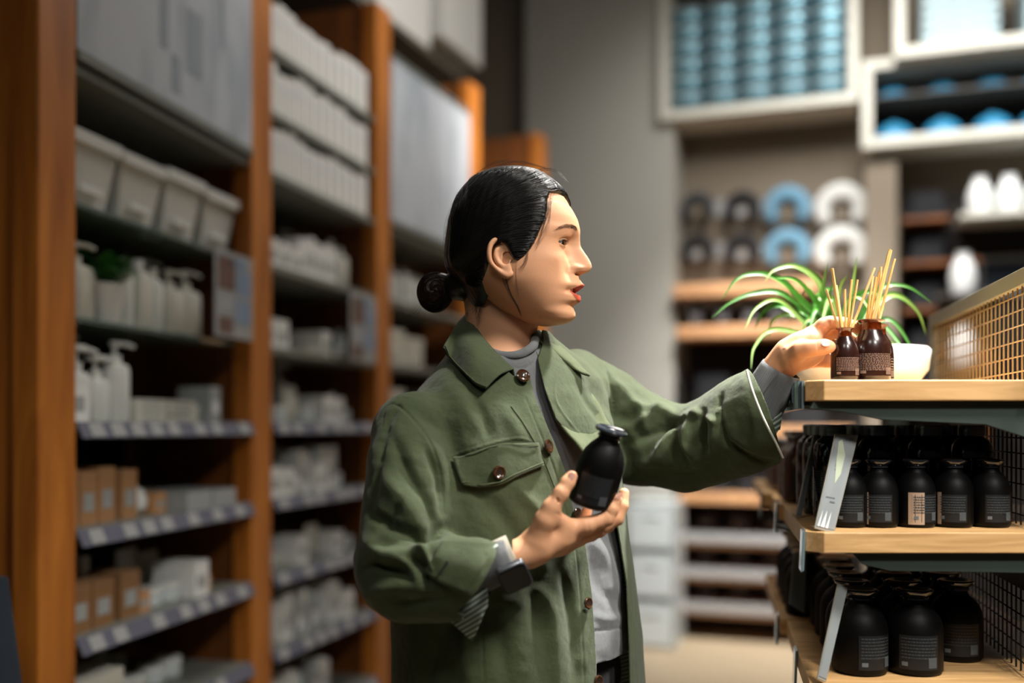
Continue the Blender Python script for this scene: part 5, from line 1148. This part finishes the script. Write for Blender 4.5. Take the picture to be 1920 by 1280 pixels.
def addp(V, F, mi, l=None, b_=None): parts.append((V, F, mi, np.zeros(len(V)) if l is None else l, np.zeros(len(V)) if b_ is None else b_))
# ears
def dense(L, n=5):
    a = [p for p in catmull([q[:3] for q in L], n)]; r_ = np.interp(np.linspace(0, len(L)-1, len(a)), range(len(L)), [q[3] for q in L]); return [(p.x, p.y, p.z, r) for p, r in zip(a, r_)]
def ear(sg):
    def E(x, y_, out=0):
        p = V3(W(x, y_, 1.326-out*kk*.8)); 
        if sg > 0: v_ = p-HC; p = HC+FWD*(v_@FWD)-LFT*(v_@LFT)+UPV*v_[2]
        return p
    c0 = E(940, 485); S = Sdf(c0-[.045]*3, c0+[.045]*3, .0009)
    hel = [(948,492,1,3.4),(950,470,3,3.6),(944,452,7,3.8),(930,449,11,4.0),(920,459,14,4.0),(917,475,15,3.9),(920,491,13,3.6),(930,503,9,3.4),(940,511,6,4.0),(950,516,4,5.2),(958,513,2,4.8)]
    S.chain([(E(*q_[:3]), q_[3]*kk) for q_ in dense(hel)], k=.0016)
    anti = [(944,463,3,2.6),(932,468,7,2.8),(929,480,9,3.0),(934,492,8,3.0),(943,500,5,3.2)]
    S.chain([(E(*q_[:3]), q_[3]*kk) for q_ in dense(anti)], k=.002)
    S.ell(E(938,478,1), (.013,.004,.021), .003, np.array([FWD*CO+LFT*sg*.0, LFT*sg-.35*FWD*sg*0, UPV])); S.ell(E(947,505,1.5), (.0085,.0045,.010), .003, np.array([FWD, LFT, UPV]))
    S.cap(E(956,492,3), E(954,484,3), .0026, .0024, .002); S.cap(E(950,480,3), E(948,491,2), .0058, .0050, .002, 'sub')
    S.cap(E(962,470,-10), E(956,508,-10), .006, .006, .004)
    return S.mesh()
for sg in (-1, 1):
    v, f = ear(sg); addp(smooth(v, f, 1), f, 0)
# neck and body core
S = Sdf((-.30, 1.05, .80), (.46, 1.75, 1.50), .006)
S.chain([(wpx(930,540,1.425), .050), (wpx(941,600,1.42), .0455), (wpx(938,660,1.42), .050), (wpx(936,720,1.42), .075)], k=.02)
S.chain([(wpx(968,572,1.405), .024), (wpx(1012,583,1.392), .014)], k=.02)
torso(S, off=.034, zlo=.975)
S.chain([(p, .034) for p, r in ARM_R]+[(wpx(870,1082,1.205), .026)], k=.02); S.chain([(p, .036) for p, r in ARM_L]+[(wpx(1400,790,1.42), .026)], k=.02)
v, f = S.mesh(); v = smooth(v, f, 2); v, f = subdiv(v, f); addp(smooth(v, f, 2), f, 0)
def pk(L, k=1.0): return [(wpx(x, y, Y), r*Y/F*k) for x, y, Y, r in L]
# right hand cradling the bottle
S = Sdf((.0, 1.14, 1.05), (.19, 1.36, 1.25), .00115)
S.chain(pk([(925,1058,1.204,26),(962,1043,1.205,26),(988,1036,1.210,27),(1008,1022,1.214,31)]), k=.010)
S.chain(pk([(1008,1022,1.214,31),(1042,1006,1.222,27),(1070,999,1.232,22)]), k=.012)
S.chain(pk([(1010,1028,1.235,26),(1050,1016,1.250,22),(1085,1006,1.256,19)]), k=.012)
S.chain(pk([(1008,1010,1.205,24),(1022,975,1.198,19),(1033,952,1.197,15.5),(1052,925,1.198,13.0),(1064,905,1.203,12.2),(1072,893,1.206,10.8)]), k=.006)
S.chain(pk([(1035,965,1.203,14),(1058,985,1.216,18)]), k=.010)
S.chain(pk([(1062,992,1.226,20),(1100,985,1.226,16.5),(1138,972,1.229,14.2)]), k=.004); S.chain(pk([(1138,972,1.229,14.2),(1147,955,1.229,12.6),(1156,936,1.231,10.6)]), k=.003)
S.chain(pk([(1080,1004,1.246,18),(1122,992,1.252,15),(1156,972,1.254,13.2)]), k=.004); S.chain(pk([(1156,972,1.254,13.2),(1166,948,1.257,11.8),(1170,924,1.262,9.6)]), k=.003)
S.chain(pk([(1070,1012,1.262,17),(1108,1000,1.272,14),(1140,985,1.280,12.5)]), k=.004); S.chain(pk([(1140,985,1.280,12.5),(1152,962,1.288,11.2),(1156,940,1.290,9.6)]), k=.003)
S.chain(pk([(1052,1010,1.268,16),(1080,1000,1.284,12.5)]), k=.004); S.chain(pk([(1080,1000,1.284,12.5),(1096,978,1.292,10.8),(1101,955,1.292,9.2)]), k=.003)
S.cap(*[p[0] for p in pk([(1044,936,1.190,1),(1047,941,1.190,1)])], .0011, .0011, .0018, 'sub')
v, f = S.mesh(); v = smooth(v, f, 1); HRV, HRF = v, f
dl = [([(1044,932),(1052,940)],1.6,-.55),([(1047,927),(1056,934)],1.4,-.4),([(1062,915),(1066,918)],1.5,-.3),([(1100,970),(1106,1004)],2.6,-.35),([(1134,955),(1146,966)],1.8,-.5),([(1040,962),(1060,968)],3,-.6),([(1120,992),(1140,1002)],2.6,-.5),([(1060,1030),(1100,1022),(1135,998)],5,-1.2)]
v = folds(v, f, dl); addp(v, f, 0)
def nail(x, y, Y, dx, dy, l, w_, depth=(0,-1,0), mat=5):
    c0 = V3(W(x, y, Y)); ax = np.array([dx, 0, -dy], float); ax /= np.linalg.norm(ax); n_ = V3(depth); n_ = n_-ax*(n_@ax); n_ /= np.linalg.norm(n_); sd = np.cross(ax, n_)
    r_ = []; 
    for i in range(9):
        u_ = -1+2*i/8; row_ = []
        for j in range(9):
            q_ = -1+2*j/8; lim = math.sqrt(max(0, 1-abs(u_)**2.6)); row_.append(c0+ax*u_*l+sd*q_*w_*lim+n_*(.0012*(1-(q_*lim)**2)-.0003*u_*u_))
        r_.append(row_)
    V_ = np.array(r_).reshape(-1, 3); F2 = np.array([(i*9+j, i*9+j+1, (i+1)*9+j+1, (i+1)*9+j) for i in range(8) for j in range(8)]); addp(V_, F2, mat)
nail(1071,893,1.1965,.45,-.9,.0062,.0046,(-.25,-1,.15)); nail(1160,930,1.2235,.35,-.9,.0048,.0036,(.5,-1,.1))
# left hand reaching to the diffusers
S = Sdf((.30, 1.22, 1.28), (.51, 1.50, 1.44), .00115)
S.chain(pk([(1425,735,1.405,24),(1448,704,1.392,25),(1462,686,1.384,26.5),(1482,664,1.374,28)]), k=.010)
S.chain(pk([(1482,664,1.374,28),(1508,646,1.362,22),(1524,636,1.357,19)]), k=.012)
S.chain(pk([(1480,674,1.386,25),(1510,666,1.386,22),(1530,662,1.384,17)]), k=.012)
S.chain(pk([(1500,650,1.372,24),(1522,630,1.374,18)]), k=.010)
S.chain(pk([(1526,626,1.366,16.5),(1545,610,1.358,14),(1556,606,1.356,13.4)]), k=.004); S.chain(pk([(1556,606,1.356,13.4),(1582,607,1.362,11.8),(1598,611,1.366,10.6),(1608,617,1.368,9.4)]), k=.003)
S.chain(pk([(1526,640,1.384,15.5),(1556,622,1.384,13),(1580,624,1.388,11.8),(1598,636,1.390,10)]), k=.004)
S.chain(pk([(1526,658,1.392,15),(1552,646,1.398,12.6),(1576,650,1.400,11.4),(1592,664,1.396,9.8)]), k=.004)
S.chain(pk([(1518,676,1.396,14.5),(1548,676,1.402,12.5),(1572,681,1.402,10.6),(1584,690,1.398,9)]), k=.004)
S.chain(pk([(1484,668,1.358,20),(1502,656,1.340,16.5),(1518,653,1.330,13.4),(1530,652,1.326,12.4),(1546,650,1.323,12.6),(1556,650,1.325,10.8)]), k=.007)
v, f = S.mesh(); v = smooth(v, f, 1)
dl = [([(1532,642),(1534,662)],1.6,-.45),([(1538,650),(1548,655)],1.3,-.3),([(1494,664),(1508,672),(1530,668)],2.2,-.8),([(1478,676),(1484,694)],2.0,-.7),([(1500,672),(1520,678),(1550,676)],3,-.7),([(1560,600),(1566,618)],2,-.5),([(1470,650),(1473,654)],4,1.0),([(1534,612),(1544,606)],3,.8)]
v = folds(v, f, dl); addp(v, f, 0)
nail(1548,645,1.3135,.98,.05,.0058,.0040,(0,-.8,.6))
# eyeballs and teeth
for ex, ey, ep in eyes:
    c0 = V3(h2w(np.array([ex, ey, ep]))); gz = FWD*.97-LFT*.12+UPV*-.16; gz /= np.linalg.norm(gz); n1 = np.cross(gz, UPV); n1 /= np.linalg.norm(n1); n2 = np.cross(n1, gz); R_ = 15.6*kk; V_ = []
    ang = [0,.05,.1,.16,.2,.24,.3,.36,.43,.55,.65,.9,1.3,1.8,2.4,3.0]
    for t_ in ang:
        for q_ in range(28):
            rr_ = R_*(1+.035*max(0, 1-(t_/.5)**2)); V_.append(c0+rr_*(gz*math.cos(t_)+(n1*math.cos(q_*2*PI/28)+n2*math.sin(q_*2*PI/28))*math.sin(t_)))
    V_ = np.array(V_)
    for i in range(len(ang)-1):
        F2 = np.array([(i*28+j, i*28+(j+1) % 28, (i+1)*28+(j+1) % 28, (i+1)*28+j) for j in range(28)])
        parts.append((V_ if i == 0 else np.zeros((0,3)), F2, 3 if ang[i] < .2 else 2 if ang[i] < .55 else 1, np.zeros(len(V_) if i == 0 else 0), np.zeros(len(V_) if i == 0 else 0), i > 0))
tv = []; 
for i in range(15):
    q_ = -1+2*i/14
    for z_ in (537.5, 541, 544.6+.5*abs(math.sin(q_*9))): tv.append((1078-10*q_*q_, q_*15, z_))
tv = h2w(np.array(tv)); addp(tv, np.array([(i*3+j, i*3+j+1, (i+1)*3+j+1, (i+1)*3+j) for i in range(14) for j in range(2)]), 4)
AV, AF, AM, AL, AB = [], [], [], [], []; n0 = 0; last = 0
for p_ in parts:
    shared = len(p_) > 5 and p_[5]
    base = last if shared else n0
    if not shared: last = n0; AV.append(p_[0]); AL.append(p_[3]); AB.append(p_[4]); n0 += len(p_[0])
    AF.append(p_[1]+base); AM += [p_[2]]*len(p_[1])
sk = pmat('skin', '#d09a75', .55, var=.05, scale=40, bump=.12, bscale=900, sss=.12); nt = sk.node_tree; bb_ = nt.nodes['Principled BSDF']
bb_.inputs['Specular IOR Level'].default_value = .35; src = bb_.inputs['Base Color'].links[0].from_socket
for at, col_, fac in (('lip', '#a8301f', .88), ('brow', '#4a3224', .55)):
    an = nt.nodes.new('ShaderNodeAttribute'); an.attribute_name = at; mu = nt.nodes.new('ShaderNodeMath'); mu.operation = 'MULTIPLY'; mu.inputs[1].default_value = fac; nt.links.new(an.outputs['Fac'], mu.inputs[0])
    mx = nt.nodes.new('ShaderNodeMix'); mx.data_type = 'RGBA'; nt.links.new(mu.outputs[0], mx.inputs[0]); nt.links.new(src, mx.inputs[6]); mx.inputs[7].default_value = rgb(col_); src = mx.outputs[2]
nt.links.new(src, bb_.inputs['Base Color'])
pmat('eye_white', '#b3a69c', .3, var=.02); pmat('iris', '#2e1a10', .1, var=.3, scale=200, coat=1); pmat('pupil', '#050404', .08, coat=1); pmat('teeth', '#e2dccf', .25, var=.02); pmat('nail', '#e3ad98', .25, var=.03, coat=.3)
body = adopt(np_obj('body', np.concatenate(AV), np.concatenate(AF), ['skin','eye_white','iris','pupil','teeth','nail'], attrs=dict(lip=np.concatenate(AL), brow=np.concatenate(AB)), mi=AM))
HB = BVHTree.FromPolygons(HV.tolist(), HF.tolist())
# lashes and brow hairs
pmat('hair', '#0c0908', .32, var=.5, scale=60); pmat('hair_brown', '#2a1610', .45, var=.5, scale=60); M['hair'].node_tree.nodes['Principled BSDF'].inputs['Specular IOR Level'].default_value = .8
def kidof(o, par): o.parent = par; o.matrix_parent_inverse = Matrix(); return o
lash = MB()
for ex, ey, ep in eyes:
    sg = 1 if ey > 0 else -1; L = []; L2 = []
    for i in range(17):
        u_ = -15.6+31.2*i/16; v_ = -6.0*max(0, 1-(abs(u_)/16)**2)**.8-u_*.06; x_ = ex+math.sqrt(max(1, 17.7**2-u_*u_-v_*v_)); L.append(Vector(h2w(np.array([x_, ey+sg*u_, ep+v_]))))
        v2 = 3.8*max(0, 1-(abs(u_)/16)**2)-u_*.06; L2.append(Vector(h2w(np.array([ex+math.sqrt(max(1, 17.4**2-u_*u_-v2*v2)), ey+sg*u_, ep+v2]))))
    lash.tube(L, [.00036+.00070*math.sin(PI*i/16) for i in range(17)], 6); lash.tube(L2, .00022, 5)
    for i in range(2, 17):
        f_ = Vector(FWD*.9+LFT*sg*.25-UPV*.25); lash.tube([L[i], L[i]+f_*.003+Vector((0,0,-.0006)), L[i]+f_*.0062+Vector((0,0,.0009))], [.0002,.00015,.00005], 4)
kidof(adopt(lash.build('eyelashes', 'hair')), body)
bm_ = MB(); rr = random.Random(2)
bi = np.argwhere(brow > .45)
for k in range(520):
    r_, c_ = bi[rr.randrange(len(bi))]; p = Vector(HV[r_*ncc+c_]); sg = -1 if HYY[r_, c_] < 0 else 1; y_ = abs(HYY[r_, c_]); d_ = Vector(LFT*sg*.8-FWD*.45+UPV*(.55 if y_ < 30 else -.15+.01*(38-y_)))*.0038; o_ = Vector(FWD*.7+LFT*sg*.5)*.0003
    bm_.tube([p+o_*.3, p+d_*.5+o_*2, p+d_+o_], [.00013,.00011,.00004], 4)
kidof(adopt(bm_.build('eyebrows', 'hair_brown')), body)
# ---- hair cap
XFh = [(307,966),(309,984),(312,1000),(318,1020),(326,1031),(338,1047),(352,1061),(370,1070),(385,1075),(405,1078),(430,1076),(455,1072),(480,1066),(500,1062),(515,1052),(530,1040),(545,1030),(560,1010),(578,1000)]
XBh = [(307,950),(309,934),(312,922),(318,905),(326,888),(338,874),(352,862),(370,851),(385,846),(405,841),(430,837),(455,833),(480,831),(500,836),(515,848),(530,862),(545,873),(560,881),(578,886)]
WWh = [(307,10),(309,26),(312,40),(318,56),(326,70),(338,81),(352,90),(370,97),(385,101),(405,104),(430,105),(455,104),(480,102),(500,97),(515,90),(530,81),(545,72),(560,65),(578,58)]
poly = np.array([(1092,374),(1072,372),(1060,364),(1047,359),(1036,359),(1031,372),(1030,390),(1026,411),(1012,442),(998,468),(984,483),(972,491),(962,486),(955,474),(948,461),(938,455),(926,458),(917,470),(915,490),(914,517),(908,542),(899,566),(884,580),(860,580),(800,560),(800,280),(1100,280)], float)
def sdpoly(x, y):
    d = np.full(x.shape, 1e9); ins = np.zeros(x.shape, bool); n = len(poly)
    for i in range(n):
        a, b = poly[i], poly[(i+1) % n]; L = ((b-a)**2).sum(); t = np.clip(((x-a[0])*(b[0]-a[0])+(y-a[1])*(b[1]-a[1]))/L, 0, 1); d = np.minimum(d, np.hypot(x-a[0]-t*(b[0]-a[0]), y-a[1]-t*(b[1]-a[1])))
        cr_ = ((a[1] > y) != (b[1] > y)) & (x < (b[0]-a[0])*(y-a[1])/(b[1]-a[1]+1e-9)+a[0]); ins ^= cr_
    return np.where(ins, d, -d)
pyh = np.linspace(307, 578, 190); thh = np.linspace(-PI, PI, 300, endpoint=False); P2, T2 = np.meshgrid(pyh, thh, indexing='ij')
xf2, xb2, w2, xc2 = [cub(L, P2) for L in (XFh, XBh, WWh, XC)]; c2, s2 = np.cos(T2), np.sin(T2)
X2 = np.where(c2 > 0, xc2+(xf2-xc2)*np.abs(c2)**.93, xc2-(xc2-xb2)*np.abs(c2)**.95); Y2 = w2*np.sign(s2)*np.abs(s2)**.94
nw_ = h2w(np.stack([X2, -np.abs(Y2), P2], -1)).reshape(-1, 3); ix, iy = pix(nw_); ix = ix.reshape(X2.shape); iy = iy.reshape(X2.shape); sd = sdpoly(ix, iy-np.where(Y2 > 0, 14*np.clip(Y2/25, 0, 1), 0)*(X2 > 1020))
part = np.exp(-((Y2+14)/5.0)**2)*np.clip((1062-X2)/10, 0, 1)*np.clip((X2-950)/30, 0, 1); X2p = X2; P2b = P2+3.0*part
cl = .9*np.sin(T2*46+P2*.05)+.6*np.sin(T2*83+1+P2*.02)
s_b = np.clip((sd+5)/11, 0, 1); s_b = s_b*s_b*(3-2*s_b); cxm = 955.0; sc_ = (.90+.10*s_b)+cl*.0035*s_b
X3 = cxm+(X2p-cxm)*sc_; Y3 = Y2*sc_
CV2 = h2w(np.stack([X3, Y3, P2b], -1)).reshape(-1, 3); n_r, n_c = X3.shape; idx = np.arange(n_r*n_c).reshape(n_r, n_c); a = idx[:-1]; b = idx[1:]
CF2 = np.stack([a, np.roll(a, -1, 1), np.roll(b, -1, 1), b], -1).reshape(-1, 4)[:, ::-1]
keep = (sd.ravel()[CF2] > -4.5).any(1); CFk = CF2[keep]
hair = adopt(np_obj('hair', CV2, CFk, ['hair']))
HBV = BVHTree.FromPolygons(CV2.tolist(), CF2[(sd.ravel()[CF2] > 1).all(1)].tolist())
def strandmesh(name, strands, mat, r0, par, n=3):
    vs, fs = [], []; o_ = 0
    for P in strands:
        P = np.array([tuple(p) for p in P]); N = len(P)
        if N < 3: continue
        t_ = np.gradient(P, axis=0); t_ /= np.linalg.norm(t_, axis=1)[:, None]+1e-9; u_ = np.cross(t_, [.3, .5, .81]); u_ /= np.linalg.norm(u_, axis=1)[:, None]+1e-9; w_ = np.cross(t_, u_)
        rr_ = r0*np.minimum(1, np.minimum(np.arange(N)/2+.25, (N-1-np.arange(N))/2+.2))[:, None]
        for k in range(n): vs.append(P+rr_*(u_*math.cos(2*PI*k/n)+w_*math.sin(2*PI*k/n)))
        i = np.arange(N-1)
        for k in range(n): q_ = (k+1) % n; fs.append(np.stack([o_+k*N+i, o_+q_*N+i, o_+q_*N+i+1, o_+k*N+i+1], 1))
        o_ += n*N
    o = adopt(np_obj(name, np.concatenate(vs), np.concatenate(fs), [mat])); return kidof(o, par)
rr = random.Random(21); G0 = np.array([853., 524.]); strands = []; tries = 0
while len(strands) < 2700 and tries < 12000:
    tries += 1; x = rr.uniform(850, 1080); y = rr.uniform(309, 540)
    s0_ = sdpoly(np.array([x]), np.array([y]))[0]; baby = s0_ < 0 and s0_ > -4.5 and x > 965 and rr.random() < .8
    if s0_ < 2 and not baby: continue
    pts = []; off = rr.uniform(.0001, .0014); ph = rr.uniform(0, 6); p = np.array([x, y]); dist0 = np.linalg.norm(G0-p)
    mx_ = rr.randint(7, 24)
    for st in range(mx_):
        q = W(p[0], p[1], 1.); d_ = (q-CAM).normalized(); h = HBV.ray_cast(CAM, d_)
        if h[0] is None and baby and st < 4: h = HB.ray_cast(CAM, d_)
        if h[0] is None: break
        n_ = h[1] if h[1].dot(d_) < 0 else -h[1]; pts.append(h[0]+n_*(off+.0004*math.sin(st*.7+ph)))
        g_ = G0-p; dist = np.linalg.norm(g_); 
        if dist < 26: break
        al = .55*min(1, dist/200)*(1 if p[0] > 880 else .4)*(1 if p[1] < 470 else 0); g_ = g_/dist; ca, sa = math.cos(al), math.sin(al); g_ = np.array([g_[0]*ca-g_[1]*sa*-1*-1, g_[1]*ca+g_[0]*sa]) if True else g_
        p = p+g_*8
        if sdpoly(p[None, 0], p[None, 1])[0] < 0 and not (baby and st < 3): break
    if len(pts) > 3: strands.append(pts)
mir = []
for P in strands[::2]:
    q = []
    for p in P:
        v_ = np.array(p)-HC; q.append(HC+FWD*(v_@FWD)-LFT*(v_@LFT)+UPV*(v_@UPV))
    mir.append(q)
strandmesh('hair_strands', strands+mir, 'hair', .00042, hair)['kind'] = 'stuff'
# ponytail root and bun
def hw(x, y_, p): return V3(h2w(np.array([945+(x-945)/CO, y_, p])))
S = Sdf(hw(811,0,536)-[.06,.05,.05], hw(811,0,536)+[.08,.05,.05], .0016)
S.chain([(hw(905,0,505), .030), (hw(862,0,522), .022), (hw(840,0,530), .013)], k=.012); rt_ = S.mesh()
rt_ = biggest(*rt_); kidof(adopt(np_obj('hair_tail', smooth(rt_[0], rt_[1], 2), rt_[1], ['hair'])), hair)
bc_ = hw(811, 0, 536); S = Sdf(bc_-[.04]*3, bc_+[.04]*3, .0014); S.ell(bc_, (.0245,.024,.0275), .004); S.ell(bc_+[.012,0,.008], (.016,.017,.018), .006); bv_, bf_ = S.mesh()
bn_ = vnormals(bv_, bf_); q_ = bv_-bc_; an_ = np.arctan2(q_[:,2], q_[:,0]); rad = np.hypot(q_[:,0], q_[:,2])/.026
bv_ = bv_+bn_*(.0009*np.sin(an_*3+rad*11)+.0004*np.sin(an_*7+rad*29+q_[:,1]*200))[:, None]
bun = kidof(adopt(np_obj('hair_bun', bv_, bf_, ['hair_brown'])), hair)
bst = []
for k in range(420):
    a0 = rr.uniform(0, 2*PI); tl = rr.gauss(0, .5); lift = rr.uniform(1.0, 1.05); ph = rr.uniform(0, 2*PI); L = []
    ax = np.array([rr.gauss(0,.35), 1, rr.gauss(0,.35)]); ax /= np.linalg.norm(ax); u_ = np.cross(ax, UPV); u_ /= np.linalg.norm(u_); w_ = np.cross(ax, u_)
    for i in range(16):
        t_ = a0+1.9*i/15; v_ = math.cos(tl)*(u_*math.cos(t_)+w_*math.sin(t_))+ax*math.sin(tl); L.append(bc_+v_*np.array([.0247,.0245,.0278])*lift)
    bst.append(L)
strandmesh('bun_strands', bst, 'hair_brown', .0003, bun)['kind'] = 'stuff'
# loose hairs: the lock before the ear, nape wisps and flyaways
lo_s = []
def free(pts, Y, n, sp, jit=.0, hug=True):
    for k in range(n):
        j = [(x+rr.gauss(0, sp)*(.4+.6*i/len(pts)), y+rr.gauss(0, sp*.5)) for i, (x, y) in enumerate(pts)]
        P = [Vector(hh[0])+Vector(hh[1])*.0015*(1 if hh[1].y < 0 else -1) if (hug and (hh := HB.ray_cast(CAM, (W(x, y, 1)-CAM).normalized()))[0] is not None) else W(x, y, Y) for x, y in spl(j, 5)]
        lo_s.append(P)
free([(962,486),(952,500),(949,520),(957,548),(970,572),(979,592)], 1.335, 9, 1.2)
free([(965,488),(948,505),(945,525),(958,560)], 1.335, 4, 4); free([(968,486),(966,520),(975,560)], 1.33, 3, 4); free([(1030,375),(1024,420),(1002,468)], 1.33, 10, 5.5); free([(1034,362),(1028,400),(1018,440)], 1.33, 7, 5); free([(990,470),(986,490),(976,505)], 1.33, 9, 5)
hug_f = dict(hug=False)
free([(900,545),(895,570),(888,588)], 1.36, 26, 6, **hug_f); free([(885,565),(882,580),(876,592)], 1.40, 18, 5, **hug_f); free([(905,555),(898,580),(894,600)], 1.375, 10, 4, **hug_f); free([(872,545),(850,558),(835,575)], 1.41, 10, 7, **hug_f); free([(850,545),(862,560),(880,566)], 1.41, 8, 5, **hug_f)
free([(930,312),(965,303),(1000,309),(1030,318)], 1.41, 8, 4, **hug_f); free([(850,380),(838,420),(833,470)], 1.42, 8, 3, **hug_f); free([(880,335),(920,306),(960,300)], 1.41, 6, 4, **hug_f); free([(1000,318),(1040,318),(1070,345)], 1.40, 7, 4, **hug_f); free([(795,560),(775,590),(760,580)], 1.42, 5, 6, **hug_f)
strandmesh('loose_hairs', lo_s, 'hair', .00012, hair)['kind'] = 'stuff'
# ---- smartwatch on the right wrist
wa = Vector(W(935,1056,1.204)); wb = Vector(W(966,1042,1.205)); wdir = (wb-wa).normalized(); wc = (wa+wb)/2
m = MB(); u_ = Vector((0,-1,0)); u_ = (u_-wdir*u_.dot(wdir)).normalized(); w_ = wdir.cross(u_); rows_ = []
for rr_, of in ((.0268,-.0105),(.0278,-.0100),(.0278,.0100),(.0268,.0105),(.0262,.0105),(.0262,-.0105)):
    rows_.append([wc+wdir*of+(u_*math.cos(a)+w_*math.sin(a))*rr_ for a in [2*PI*i/64 for i in range(64)]])
rows_.append(rows_[0]); m.grid(rows_, close=True); watch = adopt(m.build('smartwatch', 'watch_band' if 'watch_band' in M else pmat('watch_band', '#b9b2a2', .5, var=.03), smooth=True))
fdir = (Vector((.12,-.78,-.62))); fdir = (fdir-wdir*fdir.dot(wdir)).normalized(); sdv = wdir.cross(fdir)
def slab(hw_, hh_, n0_, n1_, rad, mat, name):
    m = MB(); out = []
    for cxs, cys, a0 in ((1,1,0),(-1,1,90),(-1,-1,180),(1,-1,270)):
        for k in range(7): a = math.radians(a0+90*k/6); out.append(((hw_-rad)*cxs+rad*math.cos(a), (hh_-rad)*cys+rad*math.sin(a)))
    rws = [[wc+wdir*x*s+sdv*y*s+fdir*n_ for x, y in out] for s, n_ in ((.92, n0_), (1, n0_+.001), (1, n1_-.0014), (.93, n1_))]
    m.grid(rws, close=True); m.add(rws[-1], [tuple(range(28))]); m.add(rws[0], [tuple(range(27,-1,-1))]); return kidof(adopt(m.build(name, mat, smooth=True, ang=50)), watch)
pmat('watch_case', '#8b8f94', .2, .8); pmat('watch_glass', '#040405', .22)
slab(.0185, .0215, .0262, .0345, .007, 'watch_case', 'watch_case'); slab(.0174, .0204, .0340, .0362, .0062, 'watch_glass', 'watch_screen')
m = MB(); m.tube([wc+wdir*.0165+sdv*-.006+fdir*.031, wc+wdir*.019+sdv*-.006+fdir*.031], .003, 14); kidof(adopt(m.build('watch_crown', 'watch_case', smooth=True)), watch)
# ---- the bottle in her right hand
b0 = W(1106, 944, 1.243); b1 = W(1147, 803, 1.222); H = (b1-b0).length; axd = (b1-b0).normalized()
def k_held():
    r = .0292; m = MB(); m.lathe([(r*.86,0),(r*.96,.002),(r,.006),(r,H*.42),(r*.985,H*.52),(r*.94,H*.60),(r*.85,H*.68),(r*.72,H*.75),(r*.56,H*.81),(r*.45,H*.85),(r*.43,H*.885)], n=64)
    o = m.build('stoppered_bottle', 'matte_black', smooth=True, ang=60)
    c = MB(); c.lathe([(r*.44,H*.885),(r*.50,H*.89),(r*.50,H*.91),(r*.45,H*.915),(r*.47,H*.93),(r*.68,H*.955),(r*.70,H*.985),(r*.64,H),(r*.5,H*.985),(r*.34,H*.985),(r*.26,H*.975),(0,H*.972)], n=48); c.build('stopper', 'smoked_cap', o, smooth=True, ang=50)
    printed(o, r*1.5, H*.38, H*.06, r, rows=9); return o
hb = k_held(); q = Vector((0,0,1)).rotation_difference(axd); hb.matrix_world = Matrix.Translation(b0) @ q.to_matrix().to_4x4() @ Matrix.Rotation(-.12, 4, 'Z')
tag(hb, "matte black stoppered bottle held up in the woman's near hand", 'bottle')
